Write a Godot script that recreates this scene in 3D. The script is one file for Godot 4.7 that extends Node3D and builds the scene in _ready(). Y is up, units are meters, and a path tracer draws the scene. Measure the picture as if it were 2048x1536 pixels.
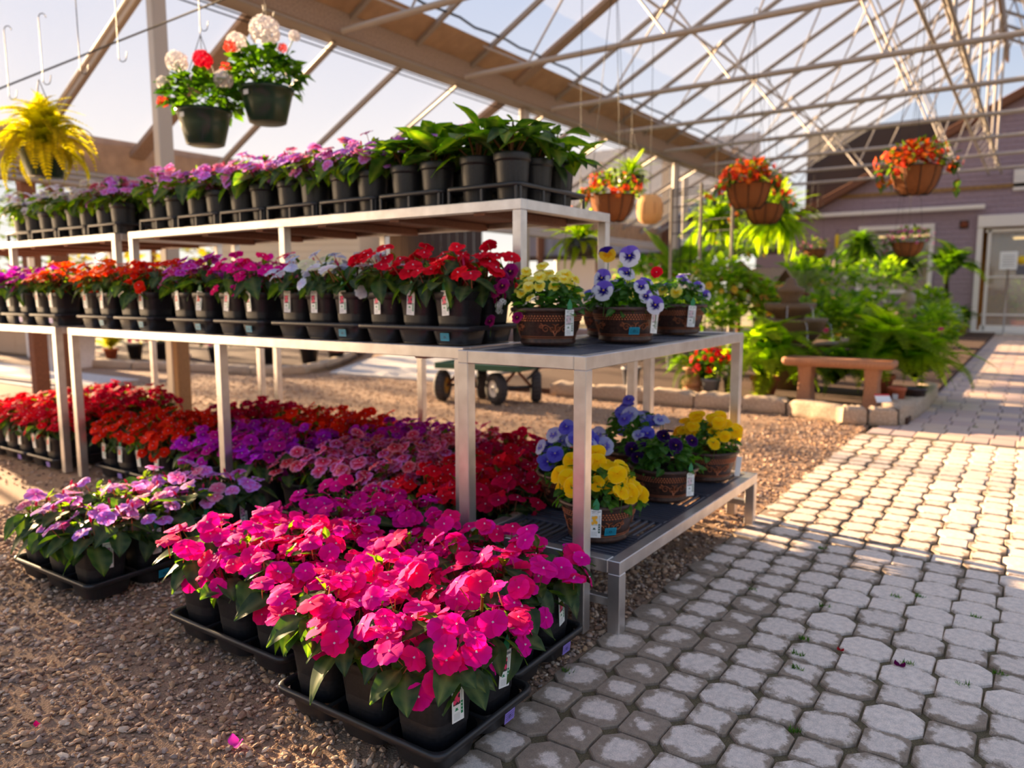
extends Node3D
# A garden-centre greenhouse: tiered aluminium benches of impatiens and pansies, gravel, pavers, a planted bed and a shop front.
# Axes: x runs along the benches (to the path), -z runs along the path to the shop, y is up. Metres.

const EYE := Vector3(0, 0.9, 0)
const FOCAL := 1510.4            # focal length in pixels of a 2048 x 1536 frame
var rng := RandomNumberGenerator.new()
var taken := {}
var M := {}                      # materials
var S := {}                      # shared meshes
var cam: Camera3D

# ---------------------------------------------------------------- names, tags
func numbered(called: String) -> String:
	if not taken.has(called):
		taken[called] = 0
		return called
	taken[called] += 1
	return "%s_%03d" % [called, taken[called]]

func tag(o: Node3D, label := "", category := "", group := "", kind := "") -> Node3D:
	if label: o.set_meta("label", label)
	if category: o.set_meta("category", category)
	if group: o.set_meta("group", group)
	if kind: o.set_meta("kind", kind)
	return o

func thing(called: String, at: Vector3, turn := 0.0, label := "", category := "", group := "") -> Node3D:
	var o := Node3D.new()
	o.name = numbered(called)
	add_child(o)
	o.position = at
	o.rotation.y = turn
	tag(o, label, category, group)
	return o

func obj(called: String, shape, m: Material, parent: Node3D = null) -> MeshInstance3D:
	var o := MeshInstance3D.new()
	var mesh: Mesh
	if shape is SurfaceTool:
		shape.generate_normals()
		mesh = shape.commit()
	else:
		mesh = shape
	o.mesh = mesh
	o.material_override = m
	if parent == null:
		o.name = numbered(called)
		add_child(o)
	else:
		o.name = called
		parent.add_child(o, true)
	return o

func put(called: String, shape, m: Material, parent: Node3D, t: Transform3D) -> MeshInstance3D:
	var o := obj(called, shape, m, parent)
	o.transform = t
	return o

func structure(called: String, at := Vector3.ZERO, label := "") -> Node3D:
	var o := thing(called, at)
	return tag(o, label, "", "", "structure")

func mesh_of(st: SurfaceTool) -> ArrayMesh:
	st.generate_normals()
	return st.commit()

# ---------------------------------------------------------------- places measured in the photograph (real points in the world)
func ray(px: float, py: float) -> Vector3:
	return cam.transform.basis * Vector3((px - 1024.0) / FOCAL, -(py - 768.0) / FOCAL, -1.0)
func far(px: float, py: float, depth: float) -> Vector3:
	return EYE + ray(px, py) * depth
func ground(px: float, py: float, y := 0.0) -> Vector3:
	var d := ray(px, py)
	return EYE + d * ((y - EYE.y) / d.y)
func on_z(px: float, py: float, z: float) -> Vector3:
	var d := ray(px, py)
	return EYE + d * (z / d.z)
func on_x(px: float, py: float, x: float) -> Vector3:
	var d := ray(px, py)
	return EYE + d * (x / d.x)

# ---------------------------------------------------------------- shapes
func sb() -> SurfaceTool:
	var st := SurfaceTool.new()
	st.begin(Mesh.PRIMITIVE_TRIANGLES)
	return st
func tri(st: SurfaceTool, a: Vector3, b: Vector3, c: Vector3) -> void:
	st.add_vertex(a); st.add_vertex(b); st.add_vertex(c)
func quad(st: SurfaceTool, a: Vector3, b: Vector3, c: Vector3, d: Vector3) -> void:
	tri(st, a, b, c); tri(st, a, c, d)
func flat(st: SurfaceTool) -> void:
	st.set_smooth_group(-1)
func smooth(st: SurfaceTool) -> void:
	st.set_smooth_group(0)

func box(st: SurfaceTool, c: Vector3, s: Vector3, bev := 0.003, b := Basis()) -> void:   # a chamfered box
	flat(st)
	var h := s / 2.0
	var e := minf(bev, minf(h.x, minf(h.y, h.z)) * 0.9)
	var v := {}
	for i in 8:
		var g := Vector3(1 if i & 1 else -1, 1 if i & 2 else -1, 1 if i & 4 else -1)
		for ax in 3:
			var q := Vector3(g.x * (h.x - e), g.y * (h.y - e), g.z * (h.z - e))
			q[ax] = g[ax] * h[ax]
			v[i * 3 + ax] = c + b * q
	for ax in 3:
		var u := 1 << ((ax + 1) % 3)
		var w := 1 << ((ax + 2) % 3)
		for side in 2:
			var base: int = (1 << ax) if side else 0
			var a: Vector3 = v[base * 3 + ax]
			var p: Vector3 = v[(base | u) * 3 + ax]
			var q2: Vector3 = v[(base | u | w) * 3 + ax]
			var r: Vector3 = v[(base | w) * 3 + ax]
			if side: quad(st, a, r, q2, p)
			else: quad(st, a, p, q2, r)
		for k in 4:       # the chamfers along axis ax
			var bu: int = u if k & 1 else 0
			var bw: int = w if k & 2 else 0
			var lo: int = bu | bw
			var hi: int = lo | (1 << ax)
			var a1 := (ax + 1) % 3
			var a2 := (ax + 2) % 3
			var A: Vector3 = v[lo * 3 + a1]
			var B: Vector3 = v[hi * 3 + a1]
			var C: Vector3 = v[hi * 3 + a2]
			var D: Vector3 = v[lo * 3 + a2]
			if (k == 0) or (k == 3): quad(st, A, B, C, D)
			else: quad(st, A, D, C, B)
	for i in 8:
		var n := (1 if i & 1 else 0) + (1 if i & 2 else 0) + (1 if i & 4 else 0)
		if n % 2 == 0: tri(st, v[i * 3], v[i * 3 + 1], v[i * 3 + 2])
		else: tri(st, v[i * 3], v[i * 3 + 2], v[i * 3 + 1])

func bar(st: SurfaceTool, a: Vector3, b: Vector3, w: float, h: float, bev := 0.003, up := Vector3.UP) -> void:
	var y := (b - a).normalized()
	var x := y.cross(up)
	if x.length() < 0.01: x = y.cross(Vector3.RIGHT)
	x = x.normalized()
	box(st, (a + b) / 2.0, Vector3(w, a.distance_to(b), h), bev, Basis(x, y, x.cross(y)))

func loft(st: SurfaceTool, rings: Array, closed := true) -> void:
	for i in rings.size() - 1:
		var p: PackedVector3Array = rings[i]
		var q: PackedVector3Array = rings[i + 1]
		var n := p.size()
		for j in (n if closed else n - 1):
			var k := (j + 1) % n
			quad(st, p[j], q[j], q[k], p[k])

func fan(st: SurfaceTool, ring: PackedVector3Array, flip := false) -> void:
	var c := Vector3.ZERO
	for p in ring: c += p
	c /= ring.size()
	for j in ring.size():
		var k := (j + 1) % ring.size()
		if flip: tri(st, c, ring[k], ring[j])
		else: tri(st, c, ring[j], ring[k])

func tube(st: SurfaceTool, pts: Array, r: float, seg := 6, r2 := -1.0) -> void:
	smooth(st)
	if r2 < 0: r2 = r
	var rings := []
	var x := Vector3.ZERO
	for i in pts.size():
		var d: Vector3 = (pts[mini(i + 1, pts.size() - 1)] - pts[maxi(i - 1, 0)]).normalized()
		if i == 0:
			x = d.cross(Vector3.UP)
			if x.length() < 0.05: x = d.cross(Vector3.RIGHT)
		x = (x - d * x.dot(d)).normalized()
		var y := d.cross(x)
		var rr := lerpf(r, r2, float(i) / maxf(1, pts.size() - 1))
		var ring := PackedVector3Array()
		for k in seg:
			var t := TAU * k / seg
			ring.append(pts[i] + (x * cos(t) + y * sin(t)) * rr)
		rings.append(ring)
	loft(st, rings)
	fan(st, rings[0], true)
	fan(st, rings[-1])

func lathe(st: SurfaceTool, prof: Array, seg := 24, c := Vector3.ZERO) -> void:   # prof: Vector2(radius, height)
	smooth(st)
	var rings := []
	for p in prof:
		var ring := PackedVector3Array()
		for k in seg:
			var t := TAU * k / seg
			ring.append(c + Vector3(cos(t) * p.x, p.y, sin(t) * p.x))
		rings.append(ring)
	loft(st, rings)

func rr_ring(w: float, d: float, r: float, y: float, n := 4, c := Vector3.ZERO) -> PackedVector3Array:   # a rounded rectangle
	var out := PackedVector3Array()
	for k in 4:
		var cx := (w / 2 - r) * (1 if k == 0 or k == 3 else -1)
		var cz := (d / 2 - r) * (1 if k < 2 else -1)
		for j in n + 1:
			var t := PI / 2 * (k + float(j) / n)
			out.append(c + Vector3(cx + cos(t) * r, y, cz + sin(t) * r))
	return out

func arc(c: Vector3, u: Vector3, v: Vector3, t0: float, t1: float, n: int) -> Array:
	var out := []
	for i in n + 1:
		var t := lerpf(t0, t1, float(i) / n)
		out.append(c + u * cos(t) + v * sin(t))
	return out

func facing(n: Vector3, up := Vector3.UP) -> Basis:     # y along n, -z towards up
	var y := n.normalized()
	var z := -(up - y * up.dot(y))
	if z.length() < 0.05: z = Vector3(0.3, 0, 1) - y * y.dot(Vector3(0.3, 0, 1))
	z = z.normalized()
	return Basis(y.cross(z), y, z)

# ---------------------------------------------------------------- materials
func lin(r: float, g: float, b: float) -> Color:         # 0-255 sRGB to the linear value that vertex colours carry
	return Color(r / 255.0, g / 255.0, b / 255.0).srgb_to_linear()
func rgb8(r: float, g: float, b: float) -> Color:
	return Color(r / 255.0, g / 255.0, b / 255.0)

func mat(key: String, c: Color, rough := 0.7, metal := 0.0) -> StandardMaterial3D:
	var m := StandardMaterial3D.new()
	m.resource_name = key
	m.albedo_color = c
	m.roughness = rough
	m.metallic = metal
	M[key] = m
	return m

func noise_tex(seed_: int, freq: float, lo: Color, hi: Color, oct := 4, type := FastNoiseLite.TYPE_SIMPLEX_SMOOTH, size := 512, mid := -1.0, midc := Color.WHITE) -> NoiseTexture2D:
	var n := FastNoiseLite.new()
	n.seed = seed_
	n.frequency = freq
	n.noise_type = type
	n.fractal_octaves = oct
	var t := NoiseTexture2D.new()
	t.width = size
	t.height = size
	t.seamless = true
	t.noise = n
	var g := Gradient.new()
	g.set_color(0, lo)
	g.set_color(1, hi)
	if mid >= 0: g.add_point(mid, midc)
	t.color_ramp = g
	return t

func triplanar(m: StandardMaterial3D, scale: Vector3, world := false) -> void:
	m.uv1_triplanar = true
	m.uv1_world_triplanar = world
	m.uv1_scale = scale

func speckled(key: String, lo: Color, hi: Color, rough: float, scale: Vector3, freq := 0.02, bump := 0.0, world := true, type := FastNoiseLite.TYPE_SIMPLEX_SMOOTH) -> StandardMaterial3D:
	var m := mat(key, Color.WHITE, rough)
	m.albedo_texture = noise_tex(hash(key) % 1000, freq, lo, hi, 5, type)
	triplanar(m, scale, world)
	if bump > 0:
		m.heightmap_enabled = true
		m.heightmap_scale = bump
		m.heightmap_texture = m.albedo_texture
	return m

func leafy(key: String, backlight: Color, rough: float) -> StandardMaterial3D:    # petals and leaves: the colour comes with the mesh
	var m := mat(key, Color.WHITE, rough)
	m.vertex_color_use_as_albedo = true
	m.backlight_enabled = true
	m.backlight = backlight
	m.cull_mode = BaseMaterial3D.CULL_DISABLED
	return m

func make_materials() -> void:
	leafy("petal", Color(0.9, 0.9, 0.9), 0.75)
	M.petal.metallic_specular = 0.25
	leafy("leaf", Color(1.05, 1.15, 0.35), 0.36)
	leafy("frond", Color(1.25, 1.3, 0.4), 0.5)
	var al := mat("aluminium", Color.WHITE, 0.36, 0.85)
	al.albedo_texture = noise_tex(5, 0.012, rgb8(196, 190, 186), rgb8(224, 220, 217), 5)
	triplanar(al, Vector3(1.5, 1.5, 1.5))
	mat("steel", rgb8(176, 168, 160), 0.42, 0.6)
	mat("pipe", rgb8(170, 161, 152), 0.55, 0.25)
	mat("beam_metal", rgb8(150, 140, 131), 0.6, 0.15)
	mat("black_plastic", rgb8(34, 34, 38), 0.42)
	var bp := mat("pot_plastic", Color.WHITE, 0.45)
	bp.albedo_texture = noise_tex(8, 0.03, rgb8(22, 22, 25), rgb8(48, 47, 50), 5)
	triplanar(bp, Vector3(6, 6, 6))
	mat("tray_plastic", rgb8(38, 37, 39), 0.36)
	mat("grate", rgb8(62, 64, 74), 0.38)
	speckled("soil", rgb8(28, 20, 15), rgb8(62, 45, 33), 0.95, Vector3(9, 9, 9), 0.05, 1.0)
	speckled("redwood", rgb8(112, 74, 60), rgb8(160, 112, 92), 0.7, Vector3(1.2, 8, 8), 0.03)
	var f := mat("film_milky", Color(0.93, 0.95, 0.98, 0.13), 0.75)
	f.transparency = BaseMaterial3D.TRANSPARENCY_ALPHA
	f.backlight_enabled = true
	f.backlight = Color(0.9, 0.9, 0.9)
	f.cull_mode = BaseMaterial3D.CULL_DISABLED
	var f2 := mat("film_shaded", Color(0.88, 0.94, 1.0, 0.06), 0.75)  # shade on the strip by the beam, painted as thinner, bluer film
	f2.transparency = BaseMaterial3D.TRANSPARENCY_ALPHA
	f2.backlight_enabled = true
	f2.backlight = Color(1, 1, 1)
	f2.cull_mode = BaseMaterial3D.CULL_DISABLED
	var f3 := mat("film_shade_sheet", Color(0.95, 0.94, 0.9, 0.86), 0.75)  # for the unseen sheet added to shade the front gravel
	f3.transparency = BaseMaterial3D.TRANSPARENCY_ALPHA
	f3.backlight_enabled = true
	f3.backlight = Color(1.3, 1.3, 1.3)
	f3.cull_mode = BaseMaterial3D.CULL_DISABLED
	var board := speckled("tan_board", rgb8(150, 124, 100), rgb8(186, 158, 128), 0.75, Vector3(1, 1, 1), 0.01)
	board.backlight_enabled = true
	board.backlight = Color(0.5, 0.45, 0.35)
	speckled("weathered", rgb8(120, 102, 90), rgb8(176, 152, 132), 0.8, Vector3(3, 3, 3), 0.03)
	speckled("wood_post", rgb8(128, 98, 66), rgb8(172, 136, 94), 0.8, Vector3(12, 1.5, 12), 0.03)
	speckled("brown_wood", rgb8(92, 58, 40), rgb8(140, 92, 64), 0.8, Vector3(6, 2, 6), 0.03)
	speckled("gravel_bed", rgb8(112, 86, 66), rgb8(186, 152, 122), 0.95, Vector3(5, 5, 5), 0.06, 0.8)
	speckled("mulch", rgb8(44, 28, 20), rgb8(104, 70, 52), 0.95, Vector3(4, 4, 4), 0.06, 1.5)
	speckled("concrete", rgb8(176, 170, 164), rgb8(205, 200, 195), 0.85, Vector3(1.5, 1.5, 1.5), 0.03, 0.2)
	speckled("stone", rgb8(146, 126, 106), rgb8(212, 190, 164), 0.9, Vector3(4, 4, 4), 0.03, 1.0)
	speckled("bench_stone", rgb8(150, 96, 64), rgb8(196, 140, 100), 0.75, Vector3(5, 5, 5), 0.03, 0.4)
	speckled("fountain_brown", rgb8(74, 54, 36), rgb8(134, 104, 70), 0.55, Vector3(6, 6, 6), 0.03, 0.4)
	speckled("fountain_grey", rgb8(140, 124, 112), rgb8(190, 172, 158), 0.8, Vector3(5, 5, 5), 0.03, 0.3)
	speckled("siding", rgb8(140, 122, 134), rgb8(156, 138, 148), 0.75, Vector3(1, 1, 1), 0.02)
	mat("white_paint", rgb8(226, 222, 216), 0.55)
	speckled("terracotta", rgb8(168, 82, 52), rgb8(196, 108, 72), 0.8, Vector3(6, 6, 6), 0.03)
	mat("grey_plastic", rgb8(96, 98, 108), 0.5)
	mat("green_plastic", rgb8(28, 58, 42), 0.3)
	mat("rubber", rgb8(58, 54, 54), 0.8)
	mat("rim_yellow", rgb8(208, 160, 72), 0.5, 0.2)
	mat("rust", rgb8(120, 62, 36), 0.85)
	mat("wagon_green", rgb8(36, 84, 62), 0.5)
	mat("black_wire", rgb8(40, 38, 38), 0.5, 0.5)
	speckled("coir", rgb8(112, 64, 32), rgb8(190, 118, 60), 0.95, Vector3(14, 5, 14), 0.05, 2.0, false)
	speckled("tan_coir", rgb8(206, 150, 92), rgb8(236, 186, 124), 0.95, Vector3(14, 5, 14), 0.05, 1.0, false)
	var bz := mat("bronze", Color.WHITE, 0.42, 0.25)
	bz.albedo_texture = noise_tex(21, 0.02, rgb8(44, 30, 26), rgb8(96, 66, 54), 5)
	triplanar(bz, Vector3(6, 6, 6))
	mat("copper", rgb8(176, 106, 72), 0.36, 0.55)
	mat("white_label", rgb8(236, 238, 236), 0.4)
	mat("lettering", rgb8(36, 40, 44), 0.6)
	mat("glow_tube", rgb8(255, 236, 190), 0.6)
	M.glow_tube.emission_enabled = true
	M.glow_tube.emission = rgb8(255, 214, 140)
	M.glow_tube.emission_energy_multiplier = 1.0
	var gl := mat("glass", Color(0.92, 0.96, 0.97, 0.12), 0.03)
	gl.transparency = BaseMaterial3D.TRANSPARENCY_ALPHA
	var wa := mat("water", Color(0.9, 0.95, 1.0, 0.12), 0.05)
	wa.transparency = BaseMaterial3D.TRANSPARENCY_ALPHA
	mat("yellow_disc", rgb8(232, 196, 20), 0.6)
	mat("corrugated", rgb8(150, 152, 164), 0.5, 0.2)
	mat("dark_wood", rgb8(70, 56, 50), 0.85)
	mat("cream_wall", rgb8(222, 204, 176), 0.85)
	speckled("block_wall", rgb8(170, 142, 112), rgb8(204, 178, 146), 0.9, Vector3(3, 3, 3), 0.03, 0.5)
	speckled("birdhouse_wood", rgb8(206, 130, 60), rgb8(232, 162, 84), 0.75, Vector3(8, 2, 8), 0.03)
	speckled("thatch", rgb8(98, 58, 34), rgb8(150, 94, 58), 0.95, Vector3(8, 8, 8), 0.05, 0.8)
	speckled("blue_glaze", rgb8(112, 110, 128), rgb8(150, 148, 164), 0.35, Vector3(5, 5, 5), 0.03)
	mat("dark_glaze", rgb8(50, 34, 34), 0.15)
	speckled("grass_ground", rgb8(128, 118, 84), rgb8(184, 168, 128), 0.95, Vector3(0.6, 0.6, 0.6), 0.03)
	speckled("interior", rgb8(120, 92, 58), rgb8(168, 132, 84), 0.9, Vector3(1, 1, 1), 0.02)

# ---------------------------------------------------------------- printed plastic: plant tags and price stickers
func tag_texture(head: Color, pic: Color, pic_bg: Color) -> ImageTexture:
	var im := Image.create(64, 160, false, Image.FORMAT_RGB8)
	im.fill(rgb8(236, 238, 234))
	im.fill_rect(Rect2i(0, 0, 64, 30), rgb8(236, 238, 234))
	for x in range(6, 58, 5): im.fill_rect(Rect2i(x, 10, 3, 3 + (x * 7) % 6), rgb8(70, 76, 80))
	for x in range(8, 46, 3): im.fill_rect(Rect2i(x, 22, 2, 3), rgb8(130, 134, 136))
	im.fill_rect(Rect2i(6, 34, 38, 58), pic_bg)
	for y in range(34, 92):
		for x in range(6, 44):
			var q := Vector2(x, y)
			for c in [Vector2(16, 48), Vector2(32, 44), Vector2(24, 62), Vector2(34, 74), Vector2(14, 78)]:
				if q.distance_to(c) < 9.5 + 2.0 * sin(5.0 * (q - c).angle()): im.set_pixel(x, y, pic)
	im.fill_rect(Rect2i(47, 82, 12, 52), head)
	for y in [90, 104, 118]: im.fill_rect(Rect2i(50, y, 6, 5), rgb8(236, 238, 234))
	for y in range(34, 80, 4): im.fill_rect(Rect2i(48, y, 10, 2), rgb8(150, 154, 154))
	im.fill_rect(Rect2i(18, 104, 12, 8), head)
	im.fill_rect(Rect2i(14, 112, 20, 3), head)
	for y in range(126, 152, 4): im.fill_rect(Rect2i(8, y, 34, 1), rgb8(140, 146, 146))
	return ImageTexture.create_from_image(im)

func sticker_texture(c: Color) -> ImageTexture:
	var im := Image.create(64, 48, false, Image.FORMAT_RGB8)
	im.fill(c)
	var d := Color(c.r * 0.3, c.g * 0.3, c.b * 0.35)
	for k in 4:
		for x in range(6, 58, 6):
			im.fill_rect(Rect2i(x + (k % 2), 8 + k * 9, 3 + (x * (k + 3)) % 3, 4 + (x + k) % 3), d)
	im.fill_rect(Rect2i(26, 18, 14, 14), d)
	im.fill_rect(Rect2i(30, 22, 6, 6), c)
	return ImageTexture.create_from_image(im)

func printed(key: String, t: Texture2D) -> void:
	var m := mat(key, Color.WHITE, 0.4)
	m.albedo_texture = t
	m.cull_mode = BaseMaterial3D.CULL_DISABLED

func uv_card(w: float, h: float, thick := 0.0012) -> ArrayMesh:     # an upright card, its print on both faces, foot at the origin
	var st := sb()
	flat(st)
	var p := [Vector2(-w / 2, 0), Vector2(w / 2, 0), Vector2(w / 2, h), Vector2(-w / 2, h)]
	var uv := [Vector2(0, 1), Vector2(1, 1), Vector2(1, 0), Vector2(0, 0)]
	for side in [1, -1]:
		var order := [0, 3, 2, 0, 2, 1] if side > 0 else [0, 1, 2, 0, 2, 3]
		for i in order:
			st.set_uv(uv[i])
			st.add_vertex(Vector3(p[i].x, p[i].y, side * thick / 2))
	for i in 4:
		var a: Vector2 = p[i]
		var b: Vector2 = p[(i + 1) % 4]
		st.set_uv(Vector2(0.01, 0.01))
		quad(st, Vector3(a.x, a.y, thick / 2), Vector3(b.x, b.y, thick / 2), Vector3(b.x, b.y, -thick / 2), Vector3(a.x, a.y, -thick / 2))
	return mesh_of(st)

func make_prints() -> void:
	var green := rgb8(34, 132, 84)
	var teal := rgb8(48, 120, 112)
	printed("tag_pink", tag_texture(green, rgb8(236, 60, 110), rgb8(50, 34, 40)))
	printed("tag_red", tag_texture(teal, rgb8(232, 70, 56), rgb8(205, 205, 196)))
	printed("tag_lavender", tag_texture(teal, rgb8(222, 160, 205), rgb8(52, 48, 52)))
	printed("tag_yellow", tag_texture(rgb8(24, 74, 62), rgb8(244, 176, 24), rgb8(196, 206, 204)))
	printed("tag_plain", tag_texture(rgb8(120, 140, 120), rgb8(214, 190, 196), rgb8(140, 150, 140)))
	printed("sticker_violet", sticker_texture(rgb8(150, 128, 214)))
	printed("sticker_teal", sticker_texture(rgb8(26, 150, 178)))
	var st := sb()
	flat(st)
	var o := [Vector2(-0.008, 0), Vector2(0.008, 0), Vector2(0.009, 0.018), Vector2(0.0, 0.034), Vector2(-0.009, 0.018)]
	for k in range(1, 4):
		tri(st, Vector3(o[0].x, o[0].y, 0.0006), Vector3(o[k + 1].x, o[k + 1].y, 0.0006), Vector3(o[k].x, o[k].y, 0.0006))
		tri(st, Vector3(o[0].x, o[0].y, -0.0006), Vector3(o[k].x, o[k].y, -0.0006), Vector3(o[k + 1].x, o[k + 1].y, -0.0006))
	S.tag_tip = mesh_of(st)
	mat("tag_green", green, 0.4)
	S.tag_card = uv_card(0.030, 0.078)
	S.tag_slim = uv_card(0.020, 0.075)
	S.sticker = uv_card(0.034, 0.024)

# ---------------------------------------------------------------- flowers and leaves
func v3(p: Vector3, c: Color, st: SurfaceTool) -> void:
	st.set_color(c)
	st.add_vertex(p)

func grid_patch(st: SurfaceTool, P: Array, C: Array) -> void:      # P[i][j] points, C[i][j] colours
	for i in P.size() - 1:
		for j in P[i].size() - 1:
			for q in [[i, j], [i + 1, j], [i + 1, j + 1], [i, j], [i + 1, j + 1], [i, j + 1]]:
				st.set_color(C[q[0]][q[1]])
				st.add_vertex(P[q[0]][q[1]])

# A petal from the centre out along angle a in the xz plane.
func petal(st: SurfaceTool, a: float, len: float, wid: float, lift: float, wave: float, notch: float, colour: Callable, nv := 4, nu := 4, base := 0.06) -> void:
	var d := Vector3(sin(a), 0, -cos(a))
	var s := Vector3(cos(a), 0, sin(a))
	var P := []
	var C := []
	for i in nv + 1:
		var v := float(i) / nv
		var w := wid * (0.12 + 0.88 * pow(sin(clampf(v * 0.62 + 0.02, 0, 1) * PI), 0.75)) if v < 0.8 else wid * (0.12 + 0.88 * pow(sin((0.8 * 0.62 + 0.02) * PI), 0.75)) * lerpf(1.0, 0.62, (v - 0.8) / 0.2)
		var row := []
		var crow := []
		for j in nu + 1:
			var u := 2.0 * j / nu - 1.0
			var r := len * (base + v * (1.0 - base) - 0.14 * v * v * u * u - notch * v * v * (1.0 - absf(u)) * 0.5)
			var y := lift * v * v * len + wave * len * sin(u * 2.6 + a) * v - 0.04 * len * u * u * v
			row.append(d * r + s * (u * w * 0.5) + Vector3(0, y, 0))
			crow.append(colour.call(v, u))
		P.append(row)
		C.append(crow)
	grid_patch(st, P, C)

func impatiens_mesh(inner: Color, outer: Color, star: Color, r: float, seed_: int) -> ArrayMesh:
	rng.seed = seed_
	var st := sb()
	var white := lin(250, 226, 236)
	for k in 5:
		var a := TAU * k / 5.0 + rng.randf_range(-0.08, 0.08)
		var tone := rng.randf_range(0.78, 1.06)
		var f := func(v: float, u: float) -> Color:
			var c := inner.lerp(outer, smoothstep(0.15, 0.75, v))
			if absf(u) < 0.3 and v < 0.82: c = c.lerp(star, 0.8)
			elif absf(u) < 0.6 and v < 0.6: c = c.lerp(star, 0.35)
			if v < 0.1: c = star
			return Color(c.r * tone, c.g * tone, c.b * tone)
		st.set_smooth_group(k)
		petal(st, a, r * rng.randf_range(0.94, 1.06), r * 1.06, rng.randf_range(-0.22, 0.12), rng.randf_range(-0.12, 0.12), 0.30, f)
	st.set_smooth_group(9)
	for k in 4:       # the small pale eye
		var t := TAU * k / 4.0
		st.set_color(white)
		tri(st, Vector3(0, r * 0.16, 0), Vector3(cos(t), 0.02, sin(t)) * r * 0.09, Vector3(cos(t + TAU / 4), 0.02, sin(t + TAU / 4)) * r * 0.09)
	var stalk := lin(196, 120, 92)
	for k in 3:       # pedicel
		var t := TAU * k / 3.0
		st.set_color(stalk)
		var e := Vector3(cos(t), 0, sin(t)) * 0.0012
		var g := Vector3(cos(t + TAU / 3), 0, sin(t + TAU / 3)) * 0.0012
		quad(st, e, e + Vector3(0.004, -0.042, 0.002), g + Vector3(0.004, -0.042, 0.002), g)
	return mesh_of(st)

func leaf_mesh(tone: Color, vein: Color, wid: float, droop: float, fold: float, seed_: int, nl := 7) -> ArrayMesh:     # one unit long, along +z
	rng.seed = seed_
	var st := sb()
	smooth(st)
	var P := []
	var C := []
	for i in nl + 1:
		var v := float(i) / nl
		var w := wid * pow(sin(PI * pow(v, 0.8)), 0.85) if v > 0 and v < 1 else 0.012
		if i % 2 == 1: w *= 1.06
		var row := []
		var crow := []
		for j in 5:
			var u := j / 2.0 - 1.0
			var y := -droop * v * v + fold * absf(u) * w * 1.6 + 0.02 * sin(v * 9.0 + u * 2.0)
			row.append(Vector3(u * w, y, v * (1.0 - 0.12 * droop)))
			var c := tone.lerp(vein, 0.75 if j == 2 else (0.22 if i % 2 == 0 else 0.0))
			var k := rng.randf_range(0.88, 1.1)
			crow.append(Color(c.r * k, c.g * k, c.b * k))
		P.append(row)
		C.append(crow)
	grid_patch(st, P, C)
	var q := tone.lerp(vein, 0.8)
	st.set_color(q)
	tri(st, Vector3(-0.02, 0, 0.02), Vector3(0.02, 0, 0.02), Vector3(0, 0.02, -0.16))
	return mesh_of(st)

func pansy_mesh(top: Color, low: Color, blotch: Color, eye: Color, r: float, reach: float, seed_: int) -> ArrayMesh:   # faces +y, its top petals towards -z
	rng.seed = seed_
	var st := sb()
	var specs := [[-0.62, 1.0, 1.25, top, false, -0.0035], [0.62, 1.0, 1.25, top, false, -0.0028], [-1.75, 0.95, 1.1, low, true, 0.0], [1.75, 0.95, 1.1, low, true, 0.0006], [PI, 1.05, 1.35, low, true, 0.002]]
	var g := 0
	for s in specs:
		var base: Color = s[3]
		var marked: bool = s[4]
		var f := func(v: float, u: float) -> Color:
			var c := base
			if marked and v < reach * (1.0 - 0.45 * absf(u)): c = blotch
			if v > 0.9: c = c.lerp(Color(1, 1, 1), 0.06)
			return c
		var one := sb()
		st.set_smooth_group(g)
		var keep := sb()
		petal(keep, s[0], r * s[1], r * s[2], rng.randf_range(-0.1, 0.12), rng.randf_range(-0.07, 0.07), 0.08, f, 5, 4)
		var arr := keep.commit_to_arrays()
		var vs: PackedVector3Array = arr[Mesh.ARRAY_VERTEX]
		var cs: PackedColorArray = arr[Mesh.ARRAY_COLOR]
		for i in vs.size():
			st.set_color(cs[i])
			st.add_vertex(vs[i] + Vector3(0, s[5], 0))
		g += 1
	st.set_smooth_group(9)
	st.set_color(eye)
	for k in 5:
		var t := TAU * k / 5.0
		tri(st, Vector3(0, r * 0.14, 0), Vector3(cos(t), 0.06, sin(t)) * r * 0.11, Vector3(cos(t + TAU / 5), 0.06, sin(t + TAU / 5)) * r * 0.11)
	return mesh_of(st)

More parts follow.
